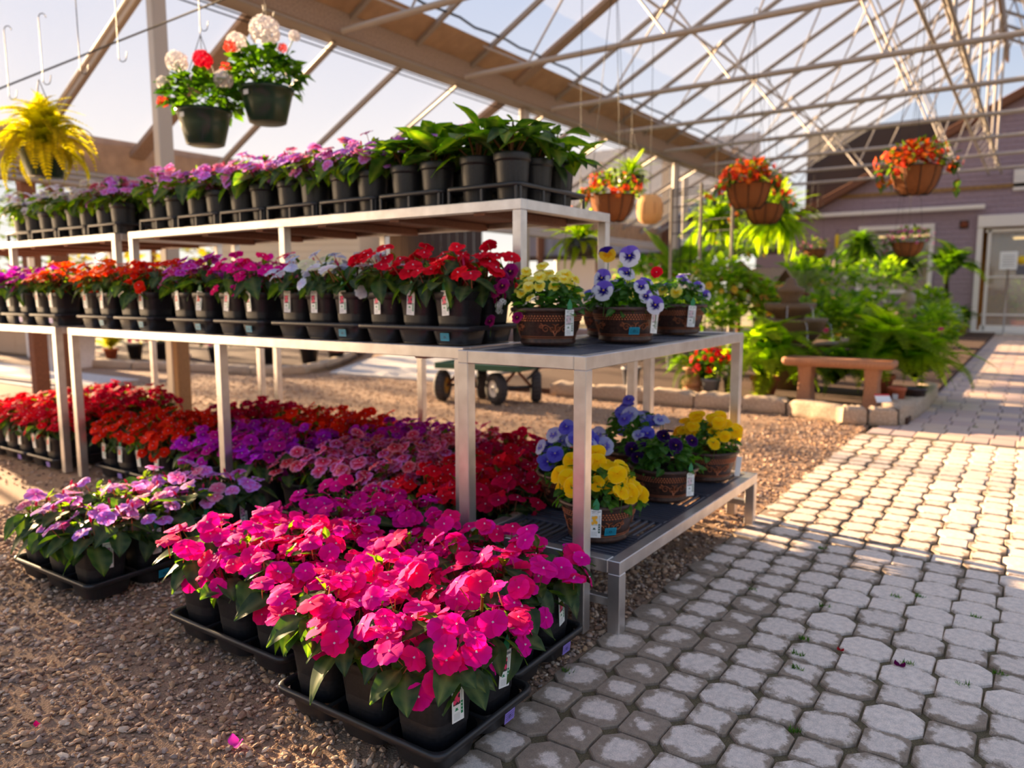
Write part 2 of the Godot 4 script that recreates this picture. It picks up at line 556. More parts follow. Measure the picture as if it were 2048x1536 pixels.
func frond_mesh(tone: Color, tip: Color, n: int, wid: float, arch: float, seed_: int) -> ArrayMesh:    # one unit long, rises and arches over along +z
	rng.seed = seed_
	var st := sb()
	flat(st)
	var pos := func(v: float) -> Vector3:
		return Vector3(0.03 * sin(v * 3.0), arch * (v - 1.15 * v * v), v * (1.0 - 0.18 * v * arch))
	for i in n:
		var v := lerpf(0.08, 0.97, float(i) / n)
		var p: Vector3 = pos.call(v)
		var d: Vector3 = (pos.call(v + 0.02) - p).normalized()
		var up := d.cross(Vector3.RIGHT).normalized() * -1.0
		var l := wid * pow(sin(PI * pow(v * 0.92 + 0.06, 0.75)), 0.8)
		for side in [-1.0, 1.0]:
			var out := (Vector3(side, 0, 0) * 0.94 + d * 0.34 - up * 0.12).normalized()
			var c := tone.lerp(tip, v) * rng.randf_range(0.8, 1.15)
			c.a = 1
			st.set_color(c)
			var h := 0.62 / n
			var a := p - d * h * 0.5
			var b := p + d * h * 0.5
			var e := p + out * l + Vector3(0, -0.12 * l, 0)
			var m1 := p + out * l * 0.5 - d * h * 0.62
			var m2 := p + out * l * 0.5 + d * h * 0.62
			tri(st, a, m1, b)
			tri(st, b, m1, m2)
			tri(st, m1, e, m2)
	var stalk := tone.lerp(lin(120, 104, 40), 0.5)
	st.set_color(stalk)
	for i in 8:
		var p: Vector3 = pos.call(i / 8.0)
		var q: Vector3 = pos.call((i + 1) / 8.0)
		quad(st, p + Vector3(-0.006, 0, 0), q + Vector3(-0.005, 0, 0), q + Vector3(0.005, 0, 0), p + Vector3(0.006, 0, 0))
		quad(st, p + Vector3(0, -0.006, 0), q + Vector3(0, -0.005, 0), q + Vector3(0, 0.005, 0), p + Vector3(0, 0.006, 0))
	return mesh_of(st)

func head_mesh(c0: Color, c1: Color, n: int, seed_: int) -> ArrayMesh:      # a round geranium head of small florets, radius 1
	rng.seed = seed_
	var st := sb()
	flat(st)
	for i in n:
		var y := 1.0 - 1.7 * (i + 0.5) / n
		var t := i * 2.39996
		var d := Vector3(sqrt(maxf(0, 1 - y * y)) * cos(t), y, sqrt(maxf(0, 1 - y * y)) * sin(t)) * rng.randf_range(0.86, 1.06)
		var b := facing(d, Vector3(rng.randf() - 0.5, rng.randf() - 0.5, rng.randf() - 0.5))
		for k in 5:
			var a := TAU * k / 5.0
			var c := c0.lerp(c1, rng.randf())
			st.set_color(c)
			var m := d + b * (Vector3(cos(a), 0.1, sin(a)) * 0.2)
			tri(st, d - d * 0.08, m + b * Vector3(-sin(a), 0, cos(a)) * 0.13, m + b * Vector3(sin(a), 0, -cos(a)) * 0.13)
			tri(st, m + b * (Vector3(cos(a), 0.1, sin(a)) * 0.14), m + b * Vector3(sin(a), 0, -cos(a)) * 0.13, m + b * Vector3(-sin(a), 0, cos(a)) * 0.13)
	return mesh_of(st)

# Joined leaves filling a dome: for plants too small or too hidden for single leaves.
func foliage_mesh(rad: Vector3, n: int, len: float, wid: float, dark: Color, light: Color, seed_: int, low := -0.2, hang := 0.3) -> ArrayMesh:
	rng.seed = seed_
	var st := sb()
	smooth(st)
	for i in n:
		st.set_smooth_group(i % 31)
		var y := rng.randf_range(low, 1.0)
		var t := rng.randf() * TAU
		var k := pow(rng.randf(), 0.35)
		var e := Vector3(sqrt(maxf(0, 1 - y * y)) * cos(t), y, sqrt(maxf(0, 1 - y * y)) * sin(t))
		var p := e * rad * k
		var d := (Vector3(e.x, e.y * 0.5 + 0.25 - hang * rng.randf(), e.z) + Vector3(rng.randf() - 0.5, rng.randf() - 0.5, rng.randf() - 0.5) * 0.9).normalized()
		var s := d.cross(Vector3.UP + Vector3(rng.randf() - 0.5, 0, rng.randf() - 0.5)).normalized()
		var l := len * rng.randf_range(0.6, 1.2)
		var w := wid * rng.randf_range(0.7, 1.15)
		var up := s.cross(d)
		st.set_color(dark.lerp(light, rng.randf()))
		var m := p + d * l * 0.5
		var tip := p + d * l - up * l * 0.18
		tri(st, p, m - s * w + up * w * 0.2, m)
		tri(st, p, m, m + s * w + up * w * 0.2)
		tri(st, m - s * w + up * w * 0.2, tip, m)
		tri(st, m, tip, m + s * w + up * w * 0.2)
	return mesh_of(st)

# ---------------------------------------------------------------- shared meshes of the potted plants
const POT_H := 0.158
var V := {}            # impatiens varieties: four flower meshes each

func make_flowers() -> void:
	var kinds := {
		"hot pink": [lin(250, 12, 128), lin(255, 24, 150), lin(248, 4, 140)],
		"magenta": [lin(230, 10, 124), lin(242, 20, 150), lin(224, 2, 140)],
		"lavender": [lin(236, 136, 218), lin(228, 160, 236), lin(228, 84, 170)],
		"orange": [lin(250, 84, 16), lin(255, 104, 30), lin(250, 70, 12)],
		"orange-red": [lin(240, 36, 10), lin(250, 52, 14), lin(238, 26, 10)],
		"scarlet": [lin(236, 14, 40), lin(246, 24, 50), lin(230, 8, 40)],
		"crimson": [lin(206, 4, 56), lin(222, 10, 70), lin(196, 0, 60)],
		"violet": [lin(204, 20, 180), lin(222, 44, 212), lin(196, 10, 166)],
		"pink and red": [lin(236, 70, 120), lin(252, 150, 206), lin(226, 12, 54)],
		"pink and violet": [lin(214, 30, 150), lin(224, 92, 206), lin(196, 6, 116)],
		"white": [lin(232, 226, 236), lin(240, 240, 244), lin(226, 214, 230)],
	}
	for k in kinds:
		var c: Array = kinds[k]
		V[k] = []
		for i in 4:
			var b: float = [1.0, 1.35, 0.6, 1.1][i]
			var t := []
			for q in c: t.append(Color(q.r * [1.0, 0.94, 1.0, 0.97][i], q.g, minf(q.b * b, 1.0)))
			V[k].append(impatiens_mesh(t[0], t[1], t[2], 0.0275, 40 + i))
	S.leaf = []
	for i in 4:
		S.leaf.append(leaf_mesh(lin(62, 96, 58), lin(146, 164, 108), 0.30 + 0.03 * (i % 2), 0.15 + 0.13 * i, 0.14, 11 + i))
	S.young = [leaf_mesh(lin(96, 128, 40), lin(160, 170, 90), 0.24, -0.1, 0.3, 31), leaf_mesh(lin(116, 140, 46), lin(176, 176, 96), 0.22, 0.1, 0.3, 32)]
	S.broad = []
	for i in 3: S.broad.append(leaf_mesh(lin(92, 138, 44), lin(190, 200, 96), 0.31, 0.15 + 0.14 * i, 0.14, 51 + i))
	var st := sb()       # a bud
	smooth(st)
	var prof := [Vector2(0.0005, 0), Vector2(0.004, 0.006), Vector2(0.0035, 0.014), Vector2(0.0005, 0.02)]
	st.set_color(lin(206, 60, 110))
	lathe(st, prof, 6)
	st.set_color(lin(170, 130, 80))
	tube(st, [Vector3(0.004, -0.04, 0), Vector3(0, -0.015, 0), Vector3.ZERO], 0.0013, 3)
	S.bud = mesh_of(st)
	S.skeleton = []
	for v in 4:           # stems: four branching patterns
		rng.seed = 200 + v
		var tips := [Vector3(rng.randf_range(-0.01, 0.01), 0.092, rng.randf_range(-0.01, 0.01))]
		for k in 5:
			var a := TAU * (k + rng.randf_range(-0.25, 0.25)) / 5.0
			var r := rng.randf_range(0.045, 0.062)
			tips.append(Vector3(cos(a) * r, rng.randf_range(0.04, 0.075), sin(a) * r))
		var s2 := sb()
		s2.set_color(lin(150, 104, 74))
		for p in tips:
			tube(s2, [Vector3(p.x * 0.15, -0.006, p.z * 0.15), Vector3(p.x * 0.5, p.y * 0.45, p.z * 0.5), p], 0.0042, 5, 0.0026)
		S.skeleton.append({"tips": tips, "mesh": mesh_of(s2)})

func make_pots() -> void:
	var st := sb()       # square pot with rounded corners
	smooth(st)
	var rings := []
	for q in [[0.098, 0.0], [0.100, 0.004], [0.124, 0.132], [0.126, 0.134], [0.131, 0.135], [0.132, 0.154], [0.131, POT_H], [0.127, POT_H], [0.123, 0.15], [0.112, 0.06]]:
		rings.append(rr_ring(q[0], q[0], 0.030, q[1]))
	loft(st, rings)
	fan(st, rings[0], true)
	S.pot_square = mesh_of(st)
	st = sb()
	smooth(st)
	fan(st, rr_ring(0.121, 0.121, 0.029, 0))
	S.soil_square = mesh_of(st)
	st = sb()            # round pot with a rolled rim and fine upright ribs
	smooth(st)
	var rr := []
	for q in [[0.050, 0.0], [0.051, 0.004], [0.060, 0.126], [0.0605, 0.13], [0.0645, 0.131], [0.066, 0.137], [0.066, 0.152], [0.065, POT_H], [0.0625, POT_H], [0.060, 0.148], [0.055, 0.06]]:
		var ring := PackedVector3Array()
		for k in 40:
			var t := TAU * k / 40.0
			var r: float = q[0] + (0.0007 * (1 if k % 2 else -1) if q[1] > 0.003 and q[1] < 0.128 else 0.0)
			ring.append(Vector3(cos(t) * r, q[1], sin(t) * r))
		rr.append(ring)
	loft(st, rr)
	fan(st, rr[0], true)
	S.pot_round = mesh_of(st)
	st = sb()
	smooth(st)
	var c2 := PackedVector3Array()
	for k in 20: c2.append(Vector3(cos(TAU * k / 20) * 0.0605, 0, sin(TAU * k / 20) * 0.0605))
	fan(st, c2)
	S.soil_round = mesh_of(st)

# opts: round, flowers per tip, leaves per tip, spread, tall, tag (material key), tag_turn, tag_at, leaf
func impatiens(kind: String, at: Vector3, label: String, group: String, seed_: int, o := {}) -> Node3D:
	rng.seed = seed_
	var round_pot: bool = o.get("round", false)
	var t := thing("potted_impatiens", at, 0.0, label, "potted plant", group)
	obj("pot", S.pot_round if round_pot else S.pot_square, M.pot_plastic, t)
	put("soil", S.soil_round if round_pot else S.soil_square, M.soil, t, Transform3D(Basis(), Vector3(0, POT_H - 0.018, 0)))
	var sk: Dictionary = S.skeleton[rng.randi() % 4]
	var yaw := Basis(Vector3.UP, rng.randf() * TAU)
	var spread: float = o.get("spread", 1.0)
	var tall: float = o.get("tall", 1.0)
	var nf: float = o.get("flowers", 2.4)
	var nl: int = o.get("leaves", 4)
	var ll: float = o.get("leaf", 0.085)
	var base := Vector3(0, POT_H - 0.02, 0)
	put("stem", sk.mesh, M.leaf, t, Transform3D(yaw * Basis.from_scale(Vector3(spread, tall, spread)), base))
	var n := 0
	for p0 in sk.tips:
		var p: Vector3 = base + yaw * (p0 * Vector3(spread, tall, spread))
		var out := Vector3(p.x, 0, p.z)
		var a0 := atan2(out.x, out.z) if out.length() > 0.02 else rng.randf() * TAU
		for k in nl:
			var a := a0 + (k - (nl - 1) * 0.5) * (TAU * 0.72 / nl) * (1.0 if out.length() > 0.02 else 1.4) + rng.randf_range(-0.3, 0.3)
			var pitch := rng.randf_range(o.get("lift", -0.15), o.get("drop", 0.75))
			var b := Basis(Vector3.UP, a) * Basis(Vector3.RIGHT, pitch) * Basis(Vector3.BACK, rng.randf_range(-0.35, 0.35))
			var l := ll * rng.randf_range(0.75, 1.2)
			put("leaf", (S.broad[rng.randi() % 3] if round_pot and rng.randf() < 0.6 else S.leaf[rng.randi() % 4]), M.leaf, t, Transform3D(b.scaled(Vector3.ONE * l), p + Vector3(0, rng.randf_range(-0.03, 0.0), 0) + b.z * 0.012))
		if n % 2 == 0:
			for k in 2:
				var b := Basis(Vector3.UP, rng.randf() * TAU) * Basis(Vector3.RIGHT, rng.randf_range(-1.1, -0.4))
				put("leaf", S.young[k], M.leaf, t, Transform3D(b.scaled(Vector3.ONE * rng.randf_range(0.03, 0.045)), p))
		var want := int(nf) + (1 if rng.randf() < nf - int(nf) else 0)
		for k in want:
			var a := a0 + rng.randf_range(-1.5, 1.5) if out.length() > 0.02 else rng.randf() * TAU
			var d := Vector3(sin(a), 0, cos(a))
			var r := rng.randf_range(0.012, 0.055) * spread
			var q := p + d * r + Vector3(0, rng.randf_range(0.012, 0.042) * tall - r * 0.28, 0)
			var nrm := (d * rng.randf_range(0.15, 0.75) + Vector3(0, 1, 0) + Vector3(rng.randf_range(-0.3, 0.3), 0, rng.randf_range(-0.1, 0.45))).normalized()
			var b := facing(nrm, Vector3(rng.randf() - 0.5, 0.2, rng.randf() - 0.5)) * Basis(Vector3.UP, rng.randf() * TAU)
			put("flower", V[kind][rng.randi() % 4], M.petal, t, Transform3D(b.scaled(Vector3.ONE * rng.randf_range(0.85, 1.15) * o.get("bloom", 1.0)), q))
		if nf > 0 and n % 2 == 1:
			put("bud", S.bud, M.petal, t, Transform3D(Basis(Vector3.RIGHT, rng.randf_range(-0.6, 0.6)), p + Vector3(rng.randf_range(-0.02, 0.02), 0.03, rng.randf_range(-0.02, 0.02))))
		n += 1
	# blossoms that hang over the rim
	for k in o.get("skirt", 0):
		var a := rng.randf() * TAU
		var d := Vector3(sin(a), 0, cos(a))
		var q := base + d * rng.randf_range(0.085, 0.105) * spread + Vector3(0, rng.randf_range(0.02, 0.055), 0)
		put("flower", V[kind][k % 4], M.petal, t, Transform3D(facing(d + Vector3(0, 0.45, 0)), q))
	if o.has("tag"):
		plant_tag(t, o.tag, o.get("tag_at", Vector3(0, 0, 0.068)), o.get("tag_turn", 0.0), o.get("words", ""))
	return t

func plant_tag(t: Node3D, key: String, off: Vector3, turn: float, words := "", y := 0.085) -> void:     # a stake tag hung on the pot's side
	var b := Basis(Vector3.UP, turn + rng.randf_range(-0.15, 0.15)) * Basis(Vector3.BACK, rng.randf_range(-0.12, 0.12)) * Basis(Vector3.RIGHT, rng.randf_range(-0.06, 0.06))
	var at := Vector3(off.x, y, off.z)
	var card := put("plant_tag", S.tag_card, M[key], t, Transform3D(b, at))
	put("tag_tip", S.tag_tip, M.tag_green, card, Transform3D(Basis(), Vector3(0, 0.076, 0)))
	if words:
		put("lettering", text_mesh(words, 0.0052, 0.0003), M.lettering, card, Transform3D(Basis(), Vector3(0, 0.0695, 0.0009)))

func text_mesh(words: String, height: float, depth: float) -> Mesh:
	if S.has(words): return S[words]
	var f := SystemFont.new()
	f.font_names = PackedStringArray(["Droid Sans"])
	f.font_weight = 700
	var tm := TextMesh.new()
	tm.font = f
	tm.text = words
	tm.font_size = 32
	tm.pixel_size = height / 32.0
	tm.depth = depth
	S[words] = tm
	return tm

# ---------------------------------------------------------------- trays
func tray_meshes(nx: int, nz: int, pitch: float, deep: bool) -> Dictionary:
	var key := "tray%d%d%s" % [nx, nz, deep]
	if S.has(key): return S[key]
	var w := nx * pitch + 0.012
	var d := nz * pitch + 0.012
	var y := 0.054
	var st := sb()
	smooth(st)
	var rings := []
	for q in [[-0.002, -0.012], [0.0, -0.012], [0.004, -0.010], [0.0045, 0.0], [0.002, 0.004], [-0.004, 0.004], [-0.008, 0.0], [-0.008, -0.012], [-0.002, -0.012]]:
		rings.append(rr_ring(w + q[0] * 2, d + q[0] * 2, 0.026, y + q[1], 4))
	loft(st, rings)
	for i in range(1, nx): box(st, Vector3((i - nx * 0.5) * pitch, y - 0.004, 0), Vector3(0.010, 0.006, d - 0.012), 0.002)
	for i in range(1, nz): box(st, Vector3(0, y - 0.004, (i - nz * 0.5) * pitch), Vector3(w - 0.012, 0.006, 0.010), 0.002)
	if not deep:
		for sx in [-1, 1]:
			for k in nz + 1: box(st, Vector3(sx * (w / 2 - 0.002), y / 2 - 0.004, (k - nz * 0.5) * pitch * 0.96), Vector3(0.006, y - 0.008, 0.012), 0.002)
		for sz in [-1, 1]:
			for k in nx + 1: box(st, Vector3((k - nx * 0.5) * pitch * 0.96, y / 2 - 0.004, sz * (d / 2 - 0.002)), Vector3(0.012, y - 0.008, 0.006), 0.002)
		for k in nx: box(st, Vector3((k - nx * 0.5 + 0.5) * pitch, 0.0025, 0), Vector3(0.05, 0.004, d - 0.004), 0.001)
	var c := sb()
	smooth(c)
	var cr := []
	for q in [[0.118, 0.0], [0.121, 0.003], [pitch * 0.93, y - 0.006]]:
		cr.append(rr_ring(q[0], q[0], 0.032, q[1]))
	loft(c, cr)
	fan(c, cr[0], true)
	S[key] = {"rim": mesh_of(st), "cell": mesh_of(c)}
	return S[key]

func tray(at: Vector3, nx: int, nz: int, pitch: float, turn: float, label: String, group: String, sticker := "", deep := true, side := "front") -> Node3D:
	var t := thing("plant_tray", at, turn, label, "tray", group)
	var m := tray_meshes(nx, nz, pitch, deep)
	obj("rim", m.rim, M.tray_plastic, t)
	if deep:
		for i in nx:
			for k in nz:
				put("cell", m.cell, M.tray_plastic, t, Transform3D(Basis(), Vector3((i - nx * 0.5 + 0.5) * pitch, 0, (k - nz * 0.5 + 0.5) * pitch)))
	if sticker:
		if side == "front":
			put("price_sticker", S.sticker, M["sticker_" + sticker], t, Transform3D(Basis(Vector3.RIGHT, 0.10), Vector3((nx * 0.5 - 0.5) * pitch, 0.012, nz * pitch * 0.5 - 0.0005)))
		else:
			put("price_sticker", S.sticker, M["sticker_" + sticker], t, Transform3D(Basis(Vector3.UP, PI / 2) * Basis(Vector3.RIGHT, 0.10), Vector3(nx * pitch * 0.5 - 0.0005, 0.012, -(nz * 0.5 - 0.5) * pitch)))
	return t

func cell_words(i: int, k: int, nx: int, nz: int) -> String:    # x runs to the path, z to the open gravel in front
	var row := "" if nz == 1 else ("front" if k == nz - 1 else ("back" if k == 0 else "middle"))
	var col := "gravel-side" if i == 0 else ("path-side" if i == nx - 1 else "centre")
	return row + " " + col

# A tray with its pots. where: tray's place as a phrase; skip: cells left empty because nothing of them shows.
func filled_tray(kind: String, at: Vector3, nx: int, nz: int, where: String, group: String, seed_: int, o := {}) -> void:
	var pitch: float = o.get("pitch", 0.153)
	var turn: float = o.get("turn", 0.0)
	var deep: bool = o.get("deep", true)
	tray(at, nx, nz, pitch, turn, "black tray of %s impatiens, %s" % [kind, where], group + " trays", o.get("sticker", ""), deep, o.get("side", "front"))
	for k in nz:
		for i in nx:
			if Vector2i(i, k) in o.get("skip", []): continue
			var q := at + Basis(Vector3.UP, turn) * Vector3((i - nx * 0.5 + 0.5) * pitch, 0.005, (k - nz * 0.5 + 0.5) * pitch)
			var oo: Dictionary = o.duplicate()
			oo.erase("tag")
			if o.has("tag"):
				if o.get("side", "front") == "front" and k == nz - 1:
					oo.tag = o.tag
				if o.get("side", "front") == "path" and i == nx - 1:
					oo.tag = o.tag
					oo.tag_at = Vector3(0.069, 0, 0.012)
					oo.tag_turn = PI / 2
			if not (oo.has("tag")): oo.erase("words")
			if Vector2i(i, k) in o.get("bare", []): oo.flowers = 0.0
			var lab := "%s impatiens, %s pot, tray %s" % [kind, cell_words(i, k, nx, nz), where]
			impatiens(kind, q, lab, group, seed_ * 100 + k * 10 + i, oo)

# ---------------------------------------------------------------- benches
func tubing(t: Node3D, called: String, a: Vector3, b: Vector3, w := 0.036, m: Material = null) -> void:
	var st := sb()
	bar(st, a, b, w, w, 0.002)
	obj(called, st, m if m else M.aluminium, t)

# corner c is the front end towards the gravel (least x, greatest z); L along x, D back along -z
func bench(called: String, c: Vector3, L: float, D: float, top: float, legs: Array, label: String, group: String, beams := true, foot := 0.0) -> Node3D:
	var t := thing(called, Vector3(c.x, foot, c.z), 0.0, label, "display bench", group)
	var w := 0.036
	var y := top - foot - w / 2
	tubing(t, "rail", Vector3(0, y, -w / 2), Vector3(L, y, -w / 2))
	tubing(t, "rail", Vector3(0, y, -D + w / 2), Vector3(L, y, -D + w / 2))
	for x in [w / 2, L - w / 2]: tubing(t, "rail", Vector3(x, y, -w), Vector3(x, y, -D + w))
	for x in legs:
		for z in [-w / 2, -D + w / 2]:
			tubing(t, "leg", Vector3(x, 0.0, z), Vector3(x, y - w / 2, z))
	if beams:
		var n := int(L / 0.4)
		for i in n:
			var x := L * (i + 0.5) / n
			var st := sb()
			bar(st, Vector3(x, y - 0.012, -w), Vector3(x, y - 0.012, -D + w), 0.05, 0.03, 0.002)
			obj("cross_beam", st, M.redwood, t)
	var sd := sb()
	box(sd, Vector3(L / 2, y + w / 2 - 0.008, -D / 2), Vector3(L - 2 * w, 0.010, D - 2 * w), 0.001)
	obj("deck", sd, M.redwood, t)
	return t

# a bench topped with black slotted panels; cell panels alternate the way their slats run
func grate_bench(called: String, c: Vector3, L: float, D: float, top: float, label: String, turn := 0.0, stretch := false) -> Node3D:
	var t := thing(called, c, turn, label, "display bench", "")
	var w := 0.036
	var y := top - w / 2
	for x in [w / 2, L - w / 2]: tubing(t, "rail", Vector3(x, y, 0), Vector3(x, y, -D))
	for z in [-w / 2, -D + w / 2]: tubing(t, "rail", Vector3(w, y, z), Vector3(L - w, y, z))
	for x in [w / 2, L - w / 2]:
		for z in [-w / 2, -D + w / 2]: tubing(t, "leg", Vector3(x, 0, z), Vector3(x, y - w / 2, z))
	if stretch:
		for z in [-w / 2, -D + w / 2]: tubing(t, "stretcher", Vector3(w, 0.082, z), Vector3(L - w, 0.082, z), 0.024)
	var nz := int(round((D - 2 * w) / 0.20))
	var nx := maxi(2, int(round((L - 2 * w) / 0.20)))
	var pw := (L - 2 * w) / nx
	var pd := (D - 2 * w) / nz
	for i in nx:
		for k in nz:
			var cc := Vector3(w + (i + 0.5) * pw, top - 0.009, -(w + (k + 0.5) * pd))
			var st := sb()
			for s in [-1, 1]:
				box(st, Vector3(s * (pw / 2 - 0.006), 0, 0), Vector3(0.012, 0.012, pd), 0.002)
				box(st, Vector3(0, 0, s * (pd / 2 - 0.006)), Vector3(pw - 0.024, 0.012, 0.012), 0.002)
			var pan := put("grate_panel", st, M.grate, t, Transform3D(Basis(), cc))
			var along := (i + k) % 2 == 0
			var n := 8
			for j in n:
				var s2 := sb()
				var f := (j + 0.5) / n - 0.5
				if along: box(s2, Vector3.ZERO, Vector3(0.011, 0.008, pd - 0.024), 0.002)
				else: box(s2, Vector3.ZERO, Vector3(pw - 0.024, 0.008, 0.011), 0.002)
				var key := "slat_%s_%.3f_%.3f" % [along, pw, pd]
				if not S.has(key): S[key] = mesh_of(s2)
				put("slat", S[key], M.grate, pan, Transform3D(Basis(), Vector3(f * (pw - 0.02), 0, 0) if along else Vector3(0, 0, f * (pd - 0.02))))
	return t

# ---------------------------------------------------------------- bronze bowls of pansies
const BOWL_H := 0.113
func bowl_radius(y: float) -> float:      # outer radius of the bowl's wall at height y
	return lerpf(0.084, 0.108, clampf((y - 0.012) / 0.085, 0, 1))

func make_bowl() -> void:
	var st := sb()
	lathe(st, [Vector2(0.0, 0.001), Vector2(0.080, 0.0), Vector2(0.086, 0.003), Vector2(0.088, 0.009), Vector2(0.085, 0.013), Vector2(0.0862, 0.016), Vector2(0.0845, 0.019), Vector2(0.0855, 0.022), Vector2(0.107, 0.092), Vector2(0.109, 0.097), Vector2(0.110, 0.100), Vector2(0.116, 0.101), Vector2(0.118, 0.104), Vector2(0.118, 0.110), Vector2(0.116, BOWL_H), Vector2(0.111, BOWL_H), Vector2(0.106, 0.104), Vector2(0.092, 0.05), Vector2(0.0, 0.045)], 48)
	S.bowl = mesh_of(st)
	st = sb()
	smooth(st)
	var c := PackedVector3Array()
	for k in 24: c.append(Vector3(cos(TAU * k / 24) * 0.107, 0, sin(TAU * k / 24) * 0.107))
	fan(st, c)
	S.bowl_soil = mesh_of(st)
	st = sb()             # woven band of small raised studs below the rim
	for row in 3:
		for k in 72:
			var t := TAU * (k + 0.5 * (row % 2)) / 72
			var y := 0.0745 + row * 0.0068
			var r := bowl_radius(y) + 0.0012
			var d := Vector3(cos(t), 0, sin(t))
			box(st, d * r + Vector3(0, y, 0), Vector3(0.0058, 0.0045, 0.003), 0.001, Basis(Vector3.UP, -t + PI / 2) * Basis(Vector3.BACK, 0.5 if row % 2 else -0.5))
	S.bowl_band = mesh_of(st)
	st = sb()             # scrollwork: spirals and curls raised on the wall
	var on := func(a: float, y: float) -> Vector3:
		var r := bowl_radius(y) + 0.0008
		return Vector3(cos(a) * r, y, sin(a) * r)
	for rep in 4:
		var a0 := TAU * rep / 4 + PI / 4
		for side in [-1.0, 1.0]:
			for sp in [[0.10, 0.050, 0.014, 1.0], [0.30, 0.050, 0.012, -1.0], [0.46, 0.058, 0.008, 1.0]]:
				var pts := []
				for i in 15:
					var u := i / 14.0
					var rr: float = sp[2] * (1.0 - 0.8 * u)
					var th: float = sp[3] * u * 7.5 + PI / 2
					pts.append(on.call(a0 + side * (sp[0] + rr * cos(th) / 0.1), sp[1] + rr * sin(th)))
				tube(st, pts, 0.0017, 4, 0.001)
			var stem := []
			for i in 9:
				var u := i / 8.0
				stem.append(on.call(a0 + side * (0.02 + 0.5 * u), 0.034 + 0.016 * sin(u * PI) + 0.02 * u))
			tube(st, stem, 0.0016, 4, 0.001)
			for i in 3: tube(st, [on.call(a0 + side * 0.012 * (i + 0.5), 0.028 + i * 0.003), on.call(a0 + side * (0.03 + 0.025 * i), 0.040 + i * 0.008)], 0.0018, 4, 0.0008)
	S.bowl_scroll = mesh_of(st)
	st = sb()
	for y in [0.0205, 0.0255]:
		tube(st, arc(Vector3(0, y, 0), Vector3(bowl_radius(y) + 0.0012, 0, 0), Vector3(0, 0, bowl_radius(y) + 0.0012), 0, TAU, 40), 0.0011, 4)
	S.bowl_line = mesh_of(st)
	S.pansy_leaf = []
	for i in 3: S.pansy_leaf.append(leaf_mesh(lin(76, 132, 52), lin(130, 170, 84), 0.36, 0.2 + 0.15 * i, 0.12, 71 + i, 5))

func make_pansies() -> void:
	var k := {
		"white violet": [lin(122, 96, 206), lin(232, 230, 240), lin(40, 22, 120), lin(244, 200, 50)],
		"purple white": [lin(70, 40, 170), lin(222, 216, 240), lin(50, 20, 130), lin(240, 200, 60)],
		"yellow": [lin(255, 216, 20), lin(255, 206, 10), lin(252, 192, 4), lin(244, 160, 0)],
		"lemon": [lin(252, 244, 150), lin(248, 230, 90), lin(240, 196, 20), lin(230, 170, 10)],
		"wine": [lin(152, 20, 110), lin(166, 24, 100), lin(70, 6, 50), lin(240, 190, 60)],
		"blue": [lin(122, 124, 224), lin(98, 96, 214), lin(74, 60, 190), lin(246, 230, 170)],
		"pale blue": [lin(178, 184, 236), lin(200, 206, 238), lin(120, 110, 210), lin(246, 230, 170)],
		"dark purple": [lin(58, 14, 92), lin(52, 10, 84), lin(28, 4, 50), lin(240, 170, 40)],
		"tricolour": [lin(52, 24, 120), lin(240, 190, 40), lin(224, 150, 10), lin(240, 190, 40)],
	}
	for n in k:
		var c: Array = k[n]
		S["pansy " + n] = [pansy_mesh(c[0], c[1], c[2], c[3], 0.026, 0.46, 90), pansy_mesh(c[0], c[1], c[2], c[3], 0.026, 0.42, 91)]
	var st := sb()       # alyssum: a tiny white cluster
	S.alyssum = head_mesh(lin(236, 240, 232), lin(250, 250, 246), 26, 7)
	st = sb()
	st.set_color(lin(104, 140, 56))
	tube(st, [Vector3.ZERO, Vector3(0.004, -0.03, 0.002), Vector3(0.0, -0.06, 0.0)], 0.0013, 4)
	S.flower_stem = mesh_of(st)

